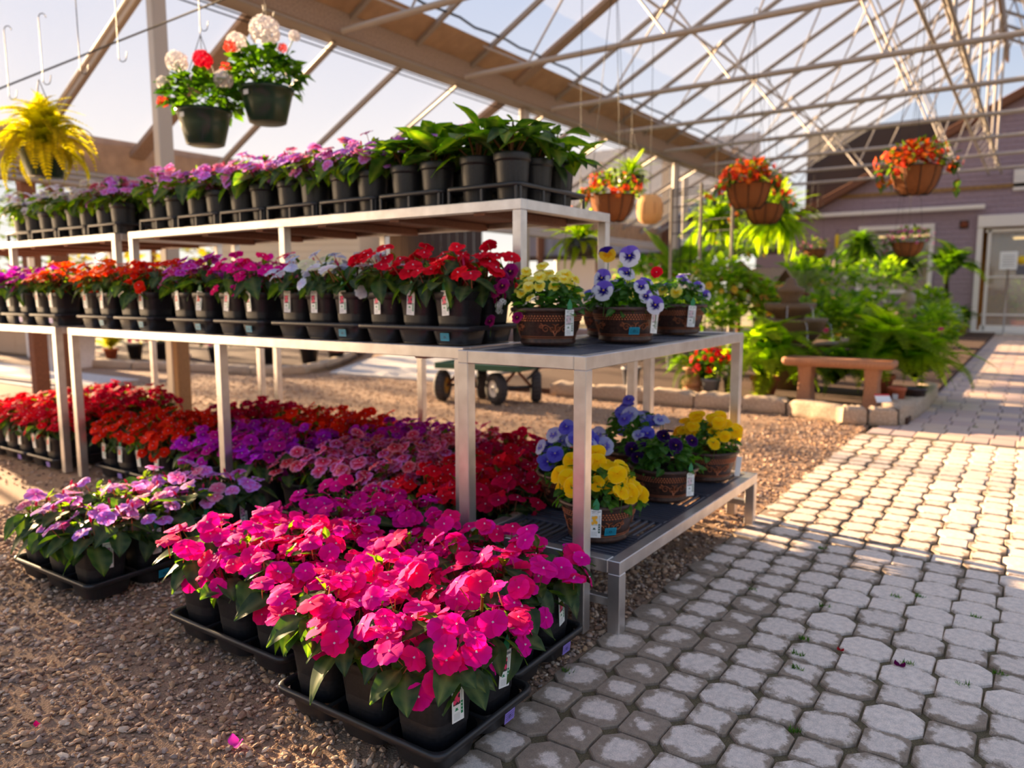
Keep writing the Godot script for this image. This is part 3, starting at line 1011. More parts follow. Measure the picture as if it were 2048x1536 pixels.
# flowers: list of [kind, azimuth from the camera side in radians, height above the soil, radius, scale]
func pansy_bowl(at: Vector3, turn: float, label: String, seed_: int, kinds: Array, n_flowers: int, o := {}) -> Node3D:
	rng.seed = seed_
	var t := thing("bowl_of_pansies", at, turn, label, "potted flowers", "")
	obj("pot", S.bowl, M.bronze, t)
	obj("woven_band", S.bowl_band, M.copper, t)
	obj("scrollwork", S.bowl_scroll, M.copper, t)
	obj("base_ring", S.bowl_line, M.copper, t)
	put("soil", S.bowl_soil, M.soil, t, Transform3D(Basis(), Vector3(0, 0.092, 0)))
	var h: float = o.get("tall", 0.10)
	var toward := EYE - at      # flowers look to the light and the path
	toward.y = 0
	toward = Basis(Vector3.UP, -turn) * toward.normalized()
	for i in o.get("leaves", 210):
		var y := pow(rng.randf(), 0.7)
		var a := rng.randf() * TAU
		var r := 0.112 * sqrt(rng.randf_range(0.05, 1.0)) * (1.12 - 0.45 * y)
		var p := Vector3(cos(a) * r, 0.098 + y * h * 0.95 * (1.0 - pow(r / 0.16, 2)), sin(a) * r)
		var b := Basis(Vector3.UP, atan2(p.x, p.z) + rng.randf_range(-1.0, 1.0)) * Basis(Vector3.RIGHT, rng.randf_range(-0.5, 0.6)) * Basis(Vector3.BACK, rng.randf_range(-0.5, 0.5))
		put("leaf", S.pansy_leaf[i % 3], M.leaf, t, Transform3D(b.scaled(Vector3.ONE * rng.randf_range(0.028, 0.046)), p))
	for i in n_flowers:
		var kind: String = kinds[rng.randi() % kinds.size()]
		var y := rng.randf()
		var a := i * 2.4 + rng.randf_range(-0.4, 0.4)
		var r: float = 0.115 * sqrt(rng.randf_range(0.02, 1.0)) * o.get("spread", 1.0)
		var p := Vector3(cos(a) * r, 0.10 + h * (1.0 - 0.55 * pow(r / 0.115, 2)) + rng.randf_range(-0.02, 0.025) * (h / 0.1), sin(a) * r)
		pansy(t, kind, p, (p - Vector3(0, 0.10, 0)).normalized() * 0.5 + toward * rng.randf_range(0.3, 1.1) + Vector3(rng.randf_range(-0.4, 0.4), rng.randf_range(0.05, 0.45), rng.randf_range(-0.4, 0.4)), rng.randf_range(0.8, 1.12) * o.get("bloom", 1.0))
	if o.has("tag"):
		var tt: float = o.get("tag_turn", 0.0)
		var d := Vector3(sin(tt), 0, cos(tt))
		plant_tag(t, o.tag, d * 0.122, tt, "", 0.03)
	if o.has("sticker"):
		var tt: float = o.sticker
		var d := Vector3(sin(tt), 0, cos(tt))
		put("price_sticker", S.sticker, M.sticker_teal, t, Transform3D(Basis(Vector3.UP, tt) * Basis(Vector3.RIGHT, 0.28), d * (bowl_radius(0.03) + 0.002) + Vector3(0, 0.026, 0)))
	return t

func pansy(t: Node3D, kind: String, p: Vector3, n: Vector3, s := 1.0) -> void:
	var b := facing(n) * Basis(Vector3.UP, rng.randf_range(-0.35, 0.35))
	var f := put("flower", S["pansy " + kind][rng.randi() % 2], M.petal, t, Transform3D(b.scaled(Vector3.ONE * s), p))
	put("flower_stem", S.flower_stem, M.leaf, f, Transform3D(b.inverse(), Vector3(0, -0.002, 0)))

# ---------------------------------------------------------------- hanging baskets, ferns
func wires(t: Node3D, r: float, y: float, top: float, n := 3, hook := true) -> void:
	for k in n:
		var a := TAU * (k + 0.2) / n
		var st := sb()
		tube(st, [Vector3(cos(a) * r, y, sin(a) * r), Vector3(0, top, 0)], 0.0022, 4)
		obj("hanger_wire", st, M.black_wire, t)
	if hook:
		var st := sb()
		var pts := [Vector3(0, top, 0), Vector3(0, top + 0.05, 0)]
		pts.append_array(arc(Vector3(0.018, top + 0.07, 0), Vector3(-0.018, 0, 0), Vector3(0, 0.02, 0), 0, PI, 6))
		tube(st, pts, 0.003, 4)
		obj("hook", st, M.black_wire, t)

func coir_basket(t: Node3D, r: float, h: float, liner: Material) -> void:      # its rim at y = 0
	var st := sb()
	lathe(st, [Vector2(r * 0.3, -h), Vector2(r * 0.55, -h * 0.97), Vector2(r * 0.8, -h * 0.68), Vector2(r * 0.95, -h * 0.3), Vector2(r, 0), Vector2(r * 1.03, 0.012), Vector2(r * 0.95, 0.014), Vector2(r * 0.85, -h * 0.2), Vector2(0, -h * 0.25)], 32)
	fan(st, rr_ring(r * 0.6, r * 0.6, r * 0.29, -h))
	obj("coir_liner", st, liner, t)
	for k in 10:
		var a := TAU * k / 10.0
		var d := Vector3(cos(a), 0, sin(a))
		var pts := []
		for q in [Vector2(0.32, -1.02), Vector2(0.58, -1.0), Vector2(0.83, -0.7), Vector2(0.98, -0.3), Vector2(1.04, 0.02)]: pts.append(d * r * q.x + Vector3(0, h * q.y, 0))
		var s2 := sb()
		tube(s2, pts, r * 0.018, 4)
		obj("wire_rib", s2, M.black_wire, t)
	var s3 := sb()
	tube(s3, arc(Vector3(0, 0.01, 0), Vector3(r * 1.04, 0, 0), Vector3(0, 0, r * 1.04), 0, TAU, 28), r * 0.018, 4)
	obj("wire_rim", s3, M.black_wire, t)

func make_frond() -> void:
	S.frond = []
	for i in 3: S.frond.append(frond_mesh(lin(120, 172, 40), lin(200, 222, 70), 26, 0.17, 0.85 + 0.25 * i, 300 + i))
	S.frond_gold = []
	for i in 3: S.frond_gold.append(frond_mesh(lin(190, 190, 34), lin(240, 212, 60), 22, 0.15, 0.85 + 0.25 * i, 310 + i))
	S.frond_dark = []
	for i in 2: S.frond_dark.append(frond_mesh(lin(66, 112, 44), lin(120, 160, 60), 22, 0.15, 0.9 + 0.3 * i, 320 + i))
	S.frond_hang = []
	for i in 3: S.frond_hang.append(frond_mesh(lin(110, 160, 30), lin(190, 214, 56), 30, 0.11, 0.35 + 0.2 * i, 330 + i))

func fronds(t: Node3D, kind: String, n: int, len: float, at: Vector3, up0: float, up1: float, wide := 1.0) -> void:     # pitch ranges from up0 (outer) to up1 (inner)
	for i in n:
		var u := float(i) / n
		var a := i * 2.39996 + rng.randf_range(-0.2, 0.2)
		var b := Basis(Vector3.UP, a) * Basis(Vector3.RIGHT, -lerpf(up0, up1, u) + rng.randf_range(-0.2, 0.2)) * Basis(Vector3.BACK, rng.randf_range(-0.3, 0.3))
		var l := len * rng.randf_range(0.7, 1.15)
		put("frond", S[kind][rng.randi() % S[kind].size()], M.frond, t, Transform3D(b * Basis.from_scale(Vector3(l * wide, l, l)), at + b.z * 0.03 * len))

func potted_fern(called: String, at: Vector3, label: String, len: float, n: int, kind: String, seed_: int, pot_mat: Material = null, up0 := 0.2, up1 := 1.35) -> Node3D:
	rng.seed = seed_
	var t := thing(called, at, 0.0, label, "fern", "")
	var h := len * 0.28
	if pot_mat:
		var st := sb()
		lathe(st, [Vector2(0, 0.001), Vector2(h * 0.42, 0), Vector2(h * 0.6, h * 0.8), Vector2(h * 0.68, h * 0.81), Vector2(h * 0.68, h), Vector2(h * 0.6, h), Vector2(h * 0.5, h * 0.9), Vector2(0, h * 0.9)], 20)
		obj("pot", st, pot_mat, t)
	fronds(t, kind, n, len, Vector3(0, h * 0.9, 0), up0, up1)
	return t

func bloom_plant(t: Node3D, rad: Vector3, c: Vector3, n_leaf: int, leaf_len: float, dark: Color, light: Color, seed_: int, flowers: Array, nf: int, fs: float, droop := 0.2) -> void:
	put("foliage", foliage_mesh(rad, n_leaf, leaf_len, leaf_len * 0.3, dark, light, seed_, -0.35), M.leaf, t, Transform3D(Basis(), c)).set_meta("kind", "stuff")
	rng.seed = seed_ + 5
	for i in nf:
		var y := rng.randf_range(-0.35, 1.0)
		var a := i * 2.39996
		var e := Vector3(sqrt(maxf(0, 1 - y * y)) * cos(a), y, sqrt(maxf(0, 1 - y * y)) * sin(a))
		var p := c + e * rad * rng.randf_range(0.92, 1.15)
		var b := facing(e + Vector3(0, 0.3 - droop, 0) + Vector3(rng.randf() - 0.5, rng.randf() - 0.5, rng.randf() - 0.5) * 0.6)
		put("flower", flowers[i % flowers.size()], M.petal, t, Transform3D(b.scaled(Vector3.ONE * fs * rng.randf_range(0.75, 1.2)), p))

func begonia_basket(at: Vector3, r: float, h: float, label: String, seed_: int, hang_to: float, flowers: Array, nf: int, leafy_red: bool, spread := 1.0, rim_only := false) -> Node3D:
	hang_to = 3.155 - at.y
	var t := thing("hanging_basket", at, 0.0, label, "hanging basket", "")
	coir_basket(t, r, h, M.coir)
	bloom_plant(t, Vector3(r * 1.15 * spread, r * 0.85, r * 1.15 * spread), Vector3(0, r * 0.25, 0), 200, r * 0.36, lin(52, 84, 36), lin(140, 150, 60), seed_, flowers, nf, r / 0.18 * 0.9, 0.5)
	if leafy_red:
		var eye := (EYE - at).normalized()
		put("red_foliage", foliage_mesh(Vector3(r * 0.75, r * 0.7, r * 0.75), 130, r * 0.36, r * 0.12, lin(120, 26, 24), lin(206, 76, 60), seed_ + 9, -0.3, 0.8), M.leaf, t, Transform3D(Basis(), Vector3(eye.x, 0, eye.z) * r * 0.75 + Vector3(0, r * 0.35, 0))).set_meta("kind", "stuff")
	rng.seed = seed_ + 77
	for k in (3 if leafy_red else 1):      # trailing sprays over the rim
		var side := Basis(Vector3.UP, cam.rotation.y) * Vector3(-1.0 if k % 2 == 0 else 1.0, 0, 0.3 * k)
		var pts := []
		for j in 5: pts.append(side * r * (0.7 + 0.24 * j) + Vector3(0, r * (0.35 + 0.12 * j - 0.085 * j * j), rng.randf_range(-0.02, 0.02)))
		var s5 := sb()
		s5.set_color(lin(110, 120, 50))
		tube(s5, pts, 0.004, 4, 0.002)
		obj("trailing_stem", s5, M.leaf, t)
		for j in 9:
			var p: Vector3 = pts[1 + j % 4] + Vector3(rng.randf_range(-0.3, 0.3), rng.randf_range(-0.35, 0.15), rng.randf_range(-0.3, 0.3)) * r
			put("flower", flowers[j % flowers.size()], M.petal, t, Transform3D(facing(side + Vector3(rng.randf() - 0.5, -0.4, rng.randf())).scaled(Vector3.ONE * r / 0.18 * rng.randf_range(0.7, 1.1)), p))
			put("leaf", S.leaf[j % 4], M.leaf, t, Transform3D((Basis(Vector3.UP, rng.randf() * TAU) * Basis(Vector3.RIGHT, 0.6)).scaled(Vector3.ONE * r * 0.45), p + Vector3(0, 0.01, 0)))
	wires(t, r * 1.03, 0.01, hang_to)
	return t

# ================================================================ the scene
func _ready() -> void:
	# ---- camera
	cam = Camera3D.new()
	cam.name = "camera"
	var lens := CameraAttributesPhysical.new()
	lens.frustum_focal_length = 23.594         # 53.9 degrees high
	lens.exposure_aperture = 2.9
	lens.frustum_focus_distance = 1.45
	cam.attributes = lens
	cam.fov = 53.92
	cam.position = EYE
	cam.rotation = Vector3(-0.12172, 0.60478, -0.0020)
	add_child(cam)
	cam.current = true
	# ---- sky, sun, exposure
	var env := Environment.new()
	env.background_mode = Environment.BG_SKY
	var sky := ProceduralSkyMaterial.new()
	sky.sky_top_color = Color(0.45, 0.60, 0.79)
	sky.sky_horizon_color = Color(0.98, 0.94, 0.87)
	sky.sky_curve = 0.16
	sky.ground_horizon_color = Color(0.70, 0.66, 0.60)
	sky.ground_bottom_color = Color(0.42, 0.38, 0.32)
	sky.sky_energy_multiplier = 1.0
	sky.sun_angle_max = 30.0
	env.sky = Sky.new()
	env.sky.sky_material = sky
	env.tonemap_mode = Environment.TONE_MAPPER_LINEAR
	env.tonemap_exposure = 1.3
	env.sdfgi_enabled = true
	env.ssao_enabled = true
	env.ssil_enabled = true
	var we := WorldEnvironment.new()
	we.name = "world"
	we.environment = env
	add_child(we)
	var sun := DirectionalLight3D.new()
	sun.name = "sun"
	var el := deg_to_rad(12.8)
	var az := deg_to_rad(82.0)                 # to the left of -z
	var to_sun := Vector3(-sin(az) * cos(el), sin(el), -cos(az) * cos(el))
	add_child(sun)
	sun.look_at_from_position(to_sun * 30.0, Vector3.ZERO)
	sun.light_color = Color(1.0, 0.85, 0.66)
	sun.light_energy = 7.6
	sun.light_angular_distance = 1.2
	sun.shadow_enabled = true
	# ---- the scene
	make_materials()
	make_prints()
	make_flowers()
	make_pots()
	make_bowl()
	make_pansies()
	make_frond()
	floor_and_gravel()
	greenhouse()
	shop()
	bed()
	yard()
	benches_and_trays()
	bowls()
	hanging()

# ---------------------------------------------------------------- ground
func paver_texture(core: float, pale: Color, dark: Color, seed_: int) -> ImageTexture:
	var n := FastNoiseLite.new()
	n.seed = seed_
	n.frequency = 0.028
	n.fractal_octaves = 4
	var g := FastNoiseLite.new()
	g.seed = seed_ + 1
	g.frequency = 0.35
	var im := Image.create(96, 96, false, Image.FORMAT_RGB8)
	for y in 96:
		for x in 96:
			var q := Vector2(x - 48, y - 48) / 48.0
			var r := q.length() * 0.62 + 0.38 * maxf(absf(q.x), absf(q.y)) + 0.34 * n.get_noise_2d(x, y) + 0.12 * g.get_noise_2d(x * 0.6, y * 0.6)
			var w := 1.0 - smoothstep(core - 0.13, core + 0.15, r)
			var c := dark.lerp(pale, w)
			var k := 1.0 + 0.16 * g.get_noise_2d(x, y) + 0.10 * n.get_noise_2d(x * 2, y * 2 + 40)
			im.set_pixel(x, y, Color(c.r * k, c.g * k, c.b * k))
	return ImageTexture.create_from_image(im)

func paver_mesh(poly: Array, scale_uv: float) -> ArrayMesh:
	var st := sb()
	flat(st)
	var n := poly.size()
	var lv := [[0.945, 0.0], [0.985, -0.003], [1.0, -0.009], [1.0, -0.03]]
	var P := func(i: int, l: int) -> Vector3:
		var q: Vector2 = poly[i % n]
		return Vector3(q.x * lv[l][0], lv[l][1], q.y * lv[l][0])
	var add := func(p: Vector3) -> void:
		st.set_uv(Vector2(p.x, p.z) / scale_uv * 0.5 + Vector2(0.5, 0.5))
		st.add_vertex(p)
	for i in n:
		add.call(Vector3(0, 0.0006, 0)); add.call(P.call(i, 0)); add.call(P.call(i + 1, 0))
		for l in 3:
			var a: Vector3 = P.call(i, l); var b: Vector3 = P.call(i, l + 1); var c: Vector3 = P.call(i + 1, l + 1); var d: Vector3 = P.call(i + 1, l)
			for p in [a, b, c, a, c, d]: add.call(p)
	return mesh_of(st)

func chamfered(w: float, d: float, cut: float) -> Array:      # corners clockwise seen from above
	var x := w / 2
	var z := d / 2
	return [Vector2(-x + cut, -z), Vector2(x - cut, -z), Vector2(x, -z + cut), Vector2(x, z - cut), Vector2(x - cut, z), Vector2(-x + cut, z), Vector2(-x, z - cut), Vector2(-x, -z + cut)]

func slab(called: String, x0: float, x1: float, z0: float, z1: float, y: float, m: Material, parent: Node3D, thick := 0.06) -> void:
	var st := sb()
	box(st, Vector3((x0 + x1) / 2, y - thick / 2, (z0 + z1) / 2), Vector3(x1 - x0, thick, absf(z1 - z0)), 0.002)
	obj(called, st, m, parent)

func floor_and_gravel() -> void:
	var fl := structure("floor")
	slab("gravel_bed", -13.0, -0.878, 2.5, -9.0, -0.006, M.gravel_bed, fl)
	slab("earth", -40.0, 30.0, 14.0, -60.0, -0.03, M.grass_ground, fl, 0.1)
	var joint := speckled("joint_dirt", rgb8(74, 62, 44), rgb8(126, 112, 78), 0.95, Vector3(7, 7, 7), 0.06)
	slab("joint_bed", -0.90, 4.0, 2.5, -5.21, -0.007, joint, fl, 0.02)
	slab("joint_bed", -0.84, 4.0, -5.21, -18.7, -0.007, joint, fl, 0.02)
	# octagons and squares of the near path
	var p := 0.106
	var oct := paver_mesh(chamfered(0.117, 0.117, 0.030), 0.062)
	var sq := paver_mesh(chamfered(0.089, 0.089, 0.006), 0.048)
	var pale := rgb8(224, 205, 188)
	var brown := rgb8(150, 130, 110)
	var looks := {"damp": [], "worn": [], "dry": []}  # the dry set also has sunlight put into its paler colour
	for i in 4:
		for k in looks:
			var core: float = {"damp": 0.40 + 0.10 * i, "worn": 0.72 + 0.05 * i, "dry": 0.98 + 0.04 * i}[k]
			var m := mat("paver_%s_%d" % [k, i], Color.WHITE, 0.85)
			m.albedo_texture = paver_texture(core, pale * (1.0 if k != "dry" else 1.04), brown if k != "dry" else rgb8(184, 163, 142), 60 + i * 3 + k.length())
			m.texture_repeat = false
			looks[k].append(m)
	rng.seed = 77
	var pieces := []
	for i in 28:
		for k in 50:
			var x := -0.826 + i * p
			var z := -0.205 - k * p
			if z < -5.15: continue
			pieces.append([Vector3(x, 0, z).distance_to(Vector3(-0.3, 0, -1.2)), x, z, (i + k) % 2 == 0])
	pieces.sort_custom(func(a, b): return a[0] < b[0])
	var count := {true: 0, false: 0}
	var rest := {true: sb(), false: sb()}
	for q in pieces:
		var is_oct: bool = q[3]
		var d := smoothstep(-0.15, -0.85, q[1]) + smoothstep(-2.4, -1.0, q[2]) * 0.5 + rng.randf_range(-0.35, 0.35)  # damp toward the benches; paler far pavers stand in for sunlit ones
		var look := "damp" if d > 0.95 else ("worn" if d > 0.15 else "dry")
		var t := Transform3D(Basis(Vector3.UP, rng.randf_range(-0.03, 0.03) + PI / 2 * (rng.randi() % 4)) * Basis(Vector3.RIGHT, rng.randf_range(-0.012, 0.012)), Vector3(q[1] + rng.randf_range(-0.0015, 0.0015), 0.002 + rng.randf_range(-0.002, 0.002), q[2]))
		if q[1] < 0.22 and count[is_oct] < 300:
			count[is_oct] += 1
			put("octagon_paver" if is_oct else "square_paver", oct if is_oct else sq, looks[look][rng.randi() % 4], fl, t)
		else:
			rest[is_oct].append_from(oct if is_oct else sq, 0, t)
	for k in rest: tag(obj("octagon_paver" if k else "square_paver", rest[k].commit(), looks.dry[1], fl), "", "", "", "stuff")
	# oblong pavers of the far path, running to the shop door
	var tones := []
	for c in [[188, 162, 152], [200, 176, 160], [176, 156, 152], [206, 180, 158]]:
		tones.append(speckled("oblong_%d" % c[0], rgb8(c[0] - 12, c[1] - 12, c[2] - 12), rgb8(c[0] + 12, c[1] + 12, c[2] + 12), 0.85, Vector3(6, 6, 6), 0.04))
	var ob := paver_mesh(chamfered(0.128, 0.195, 0.004), 0.1)
	var far_rest := sb()
	var n := 0
	for k in 66:
		for i in 24:
			var x := -0.775 + i * 0.133 + (0.0665 if k % 2 else 0.0) * 0.3
			var z := -5.315 - k * 0.2
			var t := Transform3D(Basis(Vector3.UP, rng.randf_range(-0.01, 0.01)), Vector3(x, 0.001 + rng.randf_range(-0.0015, 0.0015), z))
			if x < 0.12 and n < 300:
				n += 1
				put("oblong_paver", ob, tones[rng.randi() % 4], fl, t)
			else: far_rest.append_from(ob, 0, t)
	tag(obj("oblong_paver", far_rest.commit(), tones[1], fl), "", "", "", "stuff")
	var cp := sb()
	flat(cp)
	var cpl := [Vector3(-6.45, 0.0, -5.75), Vector3(-4.9, 0.0, -5.8), Vector3(-4.7, 0.0, -9.5), Vector3(-8.4, 0, -9.5), Vector3(-7.2, 0, -7.0)]
	for i in range(1, 4): tri(cp, cpl[0] + Vector3(0, 0.012, 0), cpl[i] + Vector3(0, 0.012, 0), cpl[i + 1] + Vector3(0, 0.012, 0))
	for i in 5: quad(cp, cpl[i] + Vector3(0, 0.012, 0), cpl[i] - Vector3(0, 0.03, 0), cpl[(i + 1) % 5] - Vector3(0, 0.03, 0), cpl[(i + 1) % 5] + Vector3(0, 0.012, 0))
	obj("concrete_path", cp, M.concrete, fl)
	slab("concrete_path", -12.6, -7.6, -3.3, -4.2, 0.006, M.concrete, fl)
	slab("planting_bed", -4.4, -0.66, -5.66, -18.4, 0.045, M.mulch, fl)
	# gravel stones
	rng.seed = 5
	var st := sb()
	flat(st)
	var ico := []
	var g := (1.0 + sqrt(5.0)) / 2.0
	for s in [[0, 1, g], [0, -1, g], [0, 1, -g], [0, -1, -g]]: ico.append(Vector3(s[0], s[1], s[2]))
	for s in [[1, g, 0], [-1, g, 0], [1, -g, 0], [-1, -g, 0]]: ico.append(Vector3(s[0], s[1], s[2]))
	for s in [[g, 0, 1], [g, 0, -1], [-g, 0, 1], [-g, 0, -1]]: ico.append(Vector3(s[0], s[1], s[2]))
	for i in 12: ico[i] = ico[i].normalized() * rng.randf_range(0.75, 1.1) * Vector3(1, 0.55, 0.75)
	for a in 12:
		for b in range(a + 1, 12):
			for c in range(b + 1, 12):
				if _near(a, b) and _near(b, c) and _near(a, c):
					var nrm: Vector3 = (ico[b] - ico[a]).cross(ico[c] - ico[a])
					if nrm.dot(ico[a] + ico[b] + ico[c]) > 0: tri(st, ico[a], ico[c], ico[b])
					else: tri(st, ico[a], ico[b], ico[c])
	var stone := mesh_of(st)
	var xs := []
	var cs := []
	var tone := [lin(180, 142, 112), lin(200, 164, 132), lin(148, 114, 90), lin(220, 192, 164), lin(124, 98, 82), lin(188, 148, 108), lin(168, 144, 128)]
	for i in 52000:
		var x := 0.0
		var z := 0.0
		if i < 30000:
			x = rng.randf_range(-3.6, -0.885)
			z = -rng.randf_range(0.35, 2.4)
		elif i < 35000:
			x = rng.randf_range(-1.45, -0.88)
			z = -rng.randf_range(1.2, 5.5)
		else:
			x = rng.randf_range(-7.5, -0.885)
			z = -rng.randf_range(1.5, 5.7)
		var r := 0.0034 + 0.0078 * pow(rng.randf(), 2.2) + (0.006 if rng.randf() < 0.012 else 0.0)
		if i >= 35000: r += 0.001
		var b := Basis(Vector3.UP, rng.randf() * TAU) * Basis(Vector3.RIGHT, rng.randf_range(-0.5, 0.5)) * Basis(Vector3.BACK, rng.randf_range(-0.4, 0.4))
		xs.append(Transform3D(b * Basis.from_scale(Vector3(r * rng.randf_range(0.8, 1.5), r * rng.randf_range(0.7, 1.2), r * rng.randf_range(0.8, 1.2))), Vector3(x, -0.0045 + r * 0.25, z)))
		cs.append(tone[rng.randi() % 7] * rng.randf_range(0.75, 1.15))
	var gm := leafy("pebble", Color.BLACK, 0.85)
	gm.backlight_enabled = false
	var gr := scatter("gravel", stone, gm, xs, cs)
	tag(gr, "brown crushed gravel spread around and under the display benches", "gravel", "", "stuff")
	# weeds in the joints
	for q in [[1650, 1215], [1610, 1280], [1597, 1310], [1595, 1338], [1950, 1236], [1840, 1195], [1505, 1182], [1645, 1098], [1816, 1330], [1925, 1372], [2000, 1350], [1790, 1195], [1135, 1345], [1950, 855], [1590, 1465]]:
		var w := ground(q[0], q[1])
		var s2 := sb()
		flat(s2)
		for k in 16:
			s2.set_color(lin(70, 110, 34).lerp(lin(120, 160, 60), rng.randf()))
			var a := rng.randf() * TAU
			var d := Vector3(cos(a), 0, sin(a))
			var o := Vector3(rng.randf_range(-0.014, 0.014), 0, rng.randf_range(-0.006, 0.006))
			var h := rng.randf_range(0.006, 0.016)
			tri(s2, o - d.cross(Vector3.UP) * 0.0018, o + d * 0.008 + Vector3(0, h, 0), o + d.cross(Vector3.UP) * 0.0018)
			tri(s2, o - d * 0.001, o + d.cross(Vector3.UP) * 0.007 + Vector3(0, h * 0.8, 0), o + d * 0.0022)
		var o2 := obj("weed", s2, M.leaf)
		o2.position = Vector3(w.x, 0.0, w.z)
		tag(o2, "small green weed tuft growing in a joint of the grey pavers", "weed", "weeds in the paver joints")
	var fallen := [[465, 1497, lin(224, 60, 190), 0.022, "magenta petals fallen on the gravel in front of the hot pink trays"], [70, 1458, lin(206, 20, 110), 0.011, "tiny pink petal on the bare gravel far from the pavers"], [1798, 1337, lin(96, 10, 70), 0.015, "dark purple petal lying on a grey octagon paver"], [1680, 1306, lin(170, 30, 40), 0.010, "thin red petal lying on a grey octagon paver"]]
	for q in fallen:
		var w := ground(q[0], q[1])
		var s2 := sb()
		smooth(s2)
		var col: Color = q[2]
		petal(s2, 0.9, q[3], q[3] * 1.2, 0.5, 0.2, 0.2, func(v, u): return col * (0.85 + 0.3 * v))
		petal(s2, -0.8, q[3] * 0.9, q[3], 0.6, -0.2, 0.2, func(v, u): return col * (0.8 + 0.3 * v))
		var o2 := obj("fallen_petal", s2, M.petal)
		o2.position = Vector3(w.x, 0.006, w.z)
		tag(o2, q[4], "petal")

func _near(a: int, b: int) -> bool:      # neighbours on an icosahedron, by its unsquashed corners
	var g := (1.0 + sqrt(5.0)) / 2.0
	var c := [Vector3(0, 1, g), Vector3(0, -1, g), Vector3(0, 1, -g), Vector3(0, -1, -g), Vector3(1, g, 0), Vector3(-1, g, 0), Vector3(1, -g, 0), Vector3(-1, -g, 0), Vector3(g, 0, 1), Vector3(g, 0, -1), Vector3(-g, 0, 1), Vector3(-g, 0, -1)]
	return c[a].distance_to(c[b]) < 2.1

func scatter(called: String, mesh: Mesh, m: Material, xs: Array, cs: Array, parent: Node3D = null) -> MultiMeshInstance3D:
	var mm := MultiMesh.new()
	mm.transform_format = MultiMesh.TRANSFORM_3D
	mm.use_colors = true
	mm.mesh = mesh
	mm.instance_count = xs.size()
	for i in xs.size():
		mm.set_instance_transform(i, xs[i])
		mm.set_instance_color(i, cs[i])
	var o := MultiMeshInstance3D.new()
	o.multimesh = mm
	o.material_override = m
	o.name = numbered(called) if parent == null else called
	if parent: parent.add_child(o, true)
	else: add_child(o)
	return o

# ---------------------------------------------------------------- the greenhouse frame and its film
const GX := -5.28           # the main beam
const GY := 3.22
const RX := -0.8            # the ridge
const SLOPE := 0.55
func roof_y(x: float) -> float:
	return GY + 0.06 + SLOPE * (x - GX) if x < RX else GY + 0.06 + SLOPE * (2 * RX - x - GX)

func film(parent: Node3D, x0: float, x1: float, z0: float, z1: float, m: Material, y0 := -1.0, y1 := -1.0) -> void:
	if y0 < 0: y0 = roof_y(x0)
	if y1 < 0: y1 = roof_y(x1)
	var st := sb()
	smooth(st)
	var n := 6
	for i in n:
		for k in 3:
			var P := []
			for q in [[i, k], [i + 1, k], [i + 1, k + 1], [i, k + 1]]:
				var u: float = q[0] / float(n)
				var v: float = q[1] / 3.0
				P.append(Vector3(lerpf(x0, x1, u), lerpf(y0, y1, u) + 0.05 - 0.03 * sin(v * PI), lerpf(z0, z1, v)))
			quad(st, P[0], P[1], P[2], P[3])
	obj("film_panel", st, m, parent)

func pipe(parent: Node3D, called: String, a: Vector3, b: Vector3, r: float, m: Material = null) -> void:
	var st := sb()
	tube(st, [a, b], r, 8)
	obj(called, st, m if m else M.pipe, parent)

